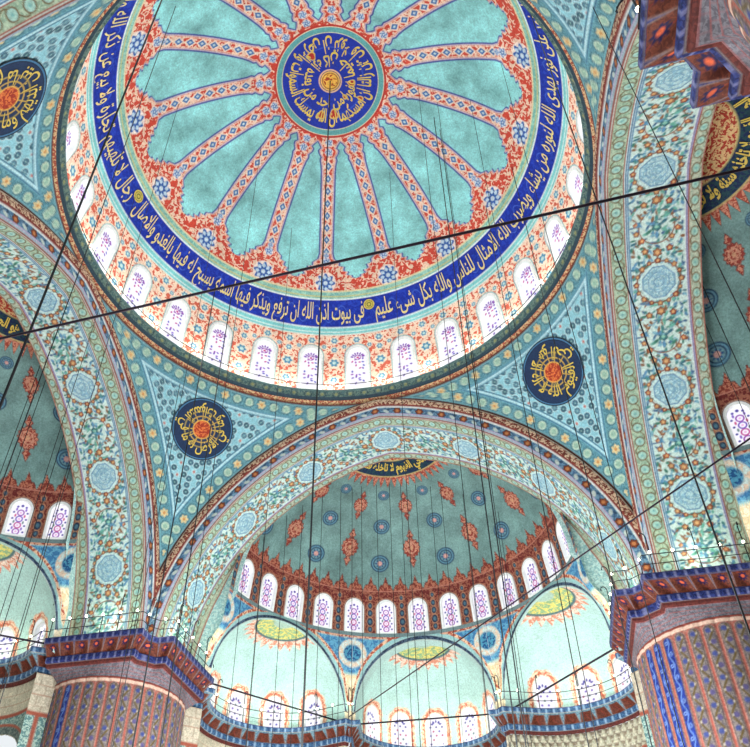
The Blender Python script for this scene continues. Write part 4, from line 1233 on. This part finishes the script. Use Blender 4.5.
for i, (x, y) in enumerate([(-16.3, 3.75), (-16.6, 4.8), (-15.9, 6.6), (-15.85, 7.6)]): cable(x, y, .017, ORD[i] + ' thin cable from the left hanging from the left semi-dome')
for i, (x, y) in enumerate([(15.8, 5.07), (16.1, 5.85), (16.0, 6.98)]): cable(x, y, .013, ORD[i] + ' thin cable from the left hanging from the right semi-dome')
for i, (x, y) in enumerate([(-10.99, .47), (-7.87, -2.13), (-7.84, 3.96), (-4.79, 2.21), (-4.19, 6.84), (2.3, 5.47), (4.81, .7), (5.7, 1.9), (7.44, 1.68), (9.11, -.54)]):
    cable(x, y, .013, ORD[i] + ' thin cable from the left among those hanging from the dome ring')

# ------------------------------------------------------------------ floor, light, camera
fl = raw_mesh('floor', np.array([(-30, -34, 0), (30, -34, 0), (30, 32, 0), (-30, 32, 0)], float), [(0, 1, 2, 3)], M_RED, smooth=False)
o = link('floor', fl); o['kind'] = 'structure'

def point(loc, power, col=(1, .95, .86), r=.3):
    l = bpy.data.lights.new('lamp_light', 'POINT'); l.energy = power; l.color = col; l.shadow_soft_size = r
    q = bpy.data.objects.new('lamp_light', l); COL.objects.link(q); q.location = loc
    return q
# hanging lamp rings below the picture, well above the carpet
for i in range(10):
    a = 2 * pi * i / 10; point((6.5 * cos(a), 4 + 6.5 * sin(a), 5.0), 2000, (.97, .99, 1), 1.0)
for y in (16, 20):
    for x in (-7, 7): point((x, y, 5), 500, (.97, .99, 1), 1.0)
# bulbs on the galleries
for ang, sdn, k, X in EXLIST:
    if (sdn, k) in (('left', 0), ('right', 0)): continue
    for a in (-45, 0, 45):
        p = X['cc'] + (X['re'] - 1.2) * (sin(rad(a)) * X['e'] + cos(rad(a)) * X['n']) + np.array([0, 0, CORZ + .7])
        point(rz(ang) @ p, 46, (1, .92, .76), .25)
for ang in (0, pi / 2, -pi / 2):
    for x in (-COLX, COLX): point(rz(ang) @ np.array([x * .97, SY + SR - .9, CORZ + .9]), 26, (1, .9, .68), .2)  # extra lights without bulbs, added for a warm glow on the columns
    for p in ((10.2, 13.5, HP + 1), (13.5, 10.2, HP + 1), (10.6, 10.6, HP + 1)):
        point(rz(ang) @ np.array(p), 90, (1, .92, .78), .25)
for k in range(27):
    a = rad(WIN0 + (k + .5) * WSTEP); r = LIPR + .1
    point((r * cos(a), r * sin(a), LIPZ + .75), 105, (1, .97, .92), .15)

w = bpy.data.worlds.new('daylight'); SC.world = w; w.use_nodes = True
bg = w.node_tree.nodes['Background']; bg.inputs[0].default_value = (.92, .97, 1.0, 1); bg.inputs[1].default_value = .8

cam = bpy.data.cameras.new('camera'); co = bpy.data.objects.new('camera', cam); COL.objects.link(co)
rv = np.array([-0.1576680548896543, -0.0019230526744961013, -0.25372784026298384]); th = np.linalg.norm(rv); kx = rv / th
Km = np.array([[0, -kx[2], kx[1]], [kx[2], 0, -kx[0]], [-kx[1], kx[0], 0]]); Rm = np.eye(3) + sin(th) * Km + (1 - cos(th)) * Km @ Km
f0 = np.array([0, cos(pi / 6), sin(pi / 6)]); r0 = np.array([1.0, 0, 0]); d0 = np.cross(f0, r0)
B = np.array([r0, d0, f0]) @ Rm
from mathutils import Matrix
X, Y, Zc = B[0], -B[1], -B[2]; cp = (5.926, -19.2686, 1.6)
co.matrix_world = Matrix(((X[0], Y[0], Zc[0], cp[0]), (X[1], Y[1], Zc[1], cp[1]), (X[2], Y[2], Zc[2], cp[2]), (0, 0, 0, 1)))
cam.sensor_fit = 'HORIZONTAL'; cam.sensor_width = 36; cam.lens = 764.371 * 36 / 750
cam.shift_x = 42.477 / 750; cam.shift_y = 87.72 / 750
cam.clip_end = 300
SC.camera = co
SC.view_settings.view_transform = 'Standard'; SC.view_settings.look = 'None'
SC.view_settings.exposure = 0.2; SC.view_settings.gamma = 1.0; SC.view_settings.use_curve_mapping = False
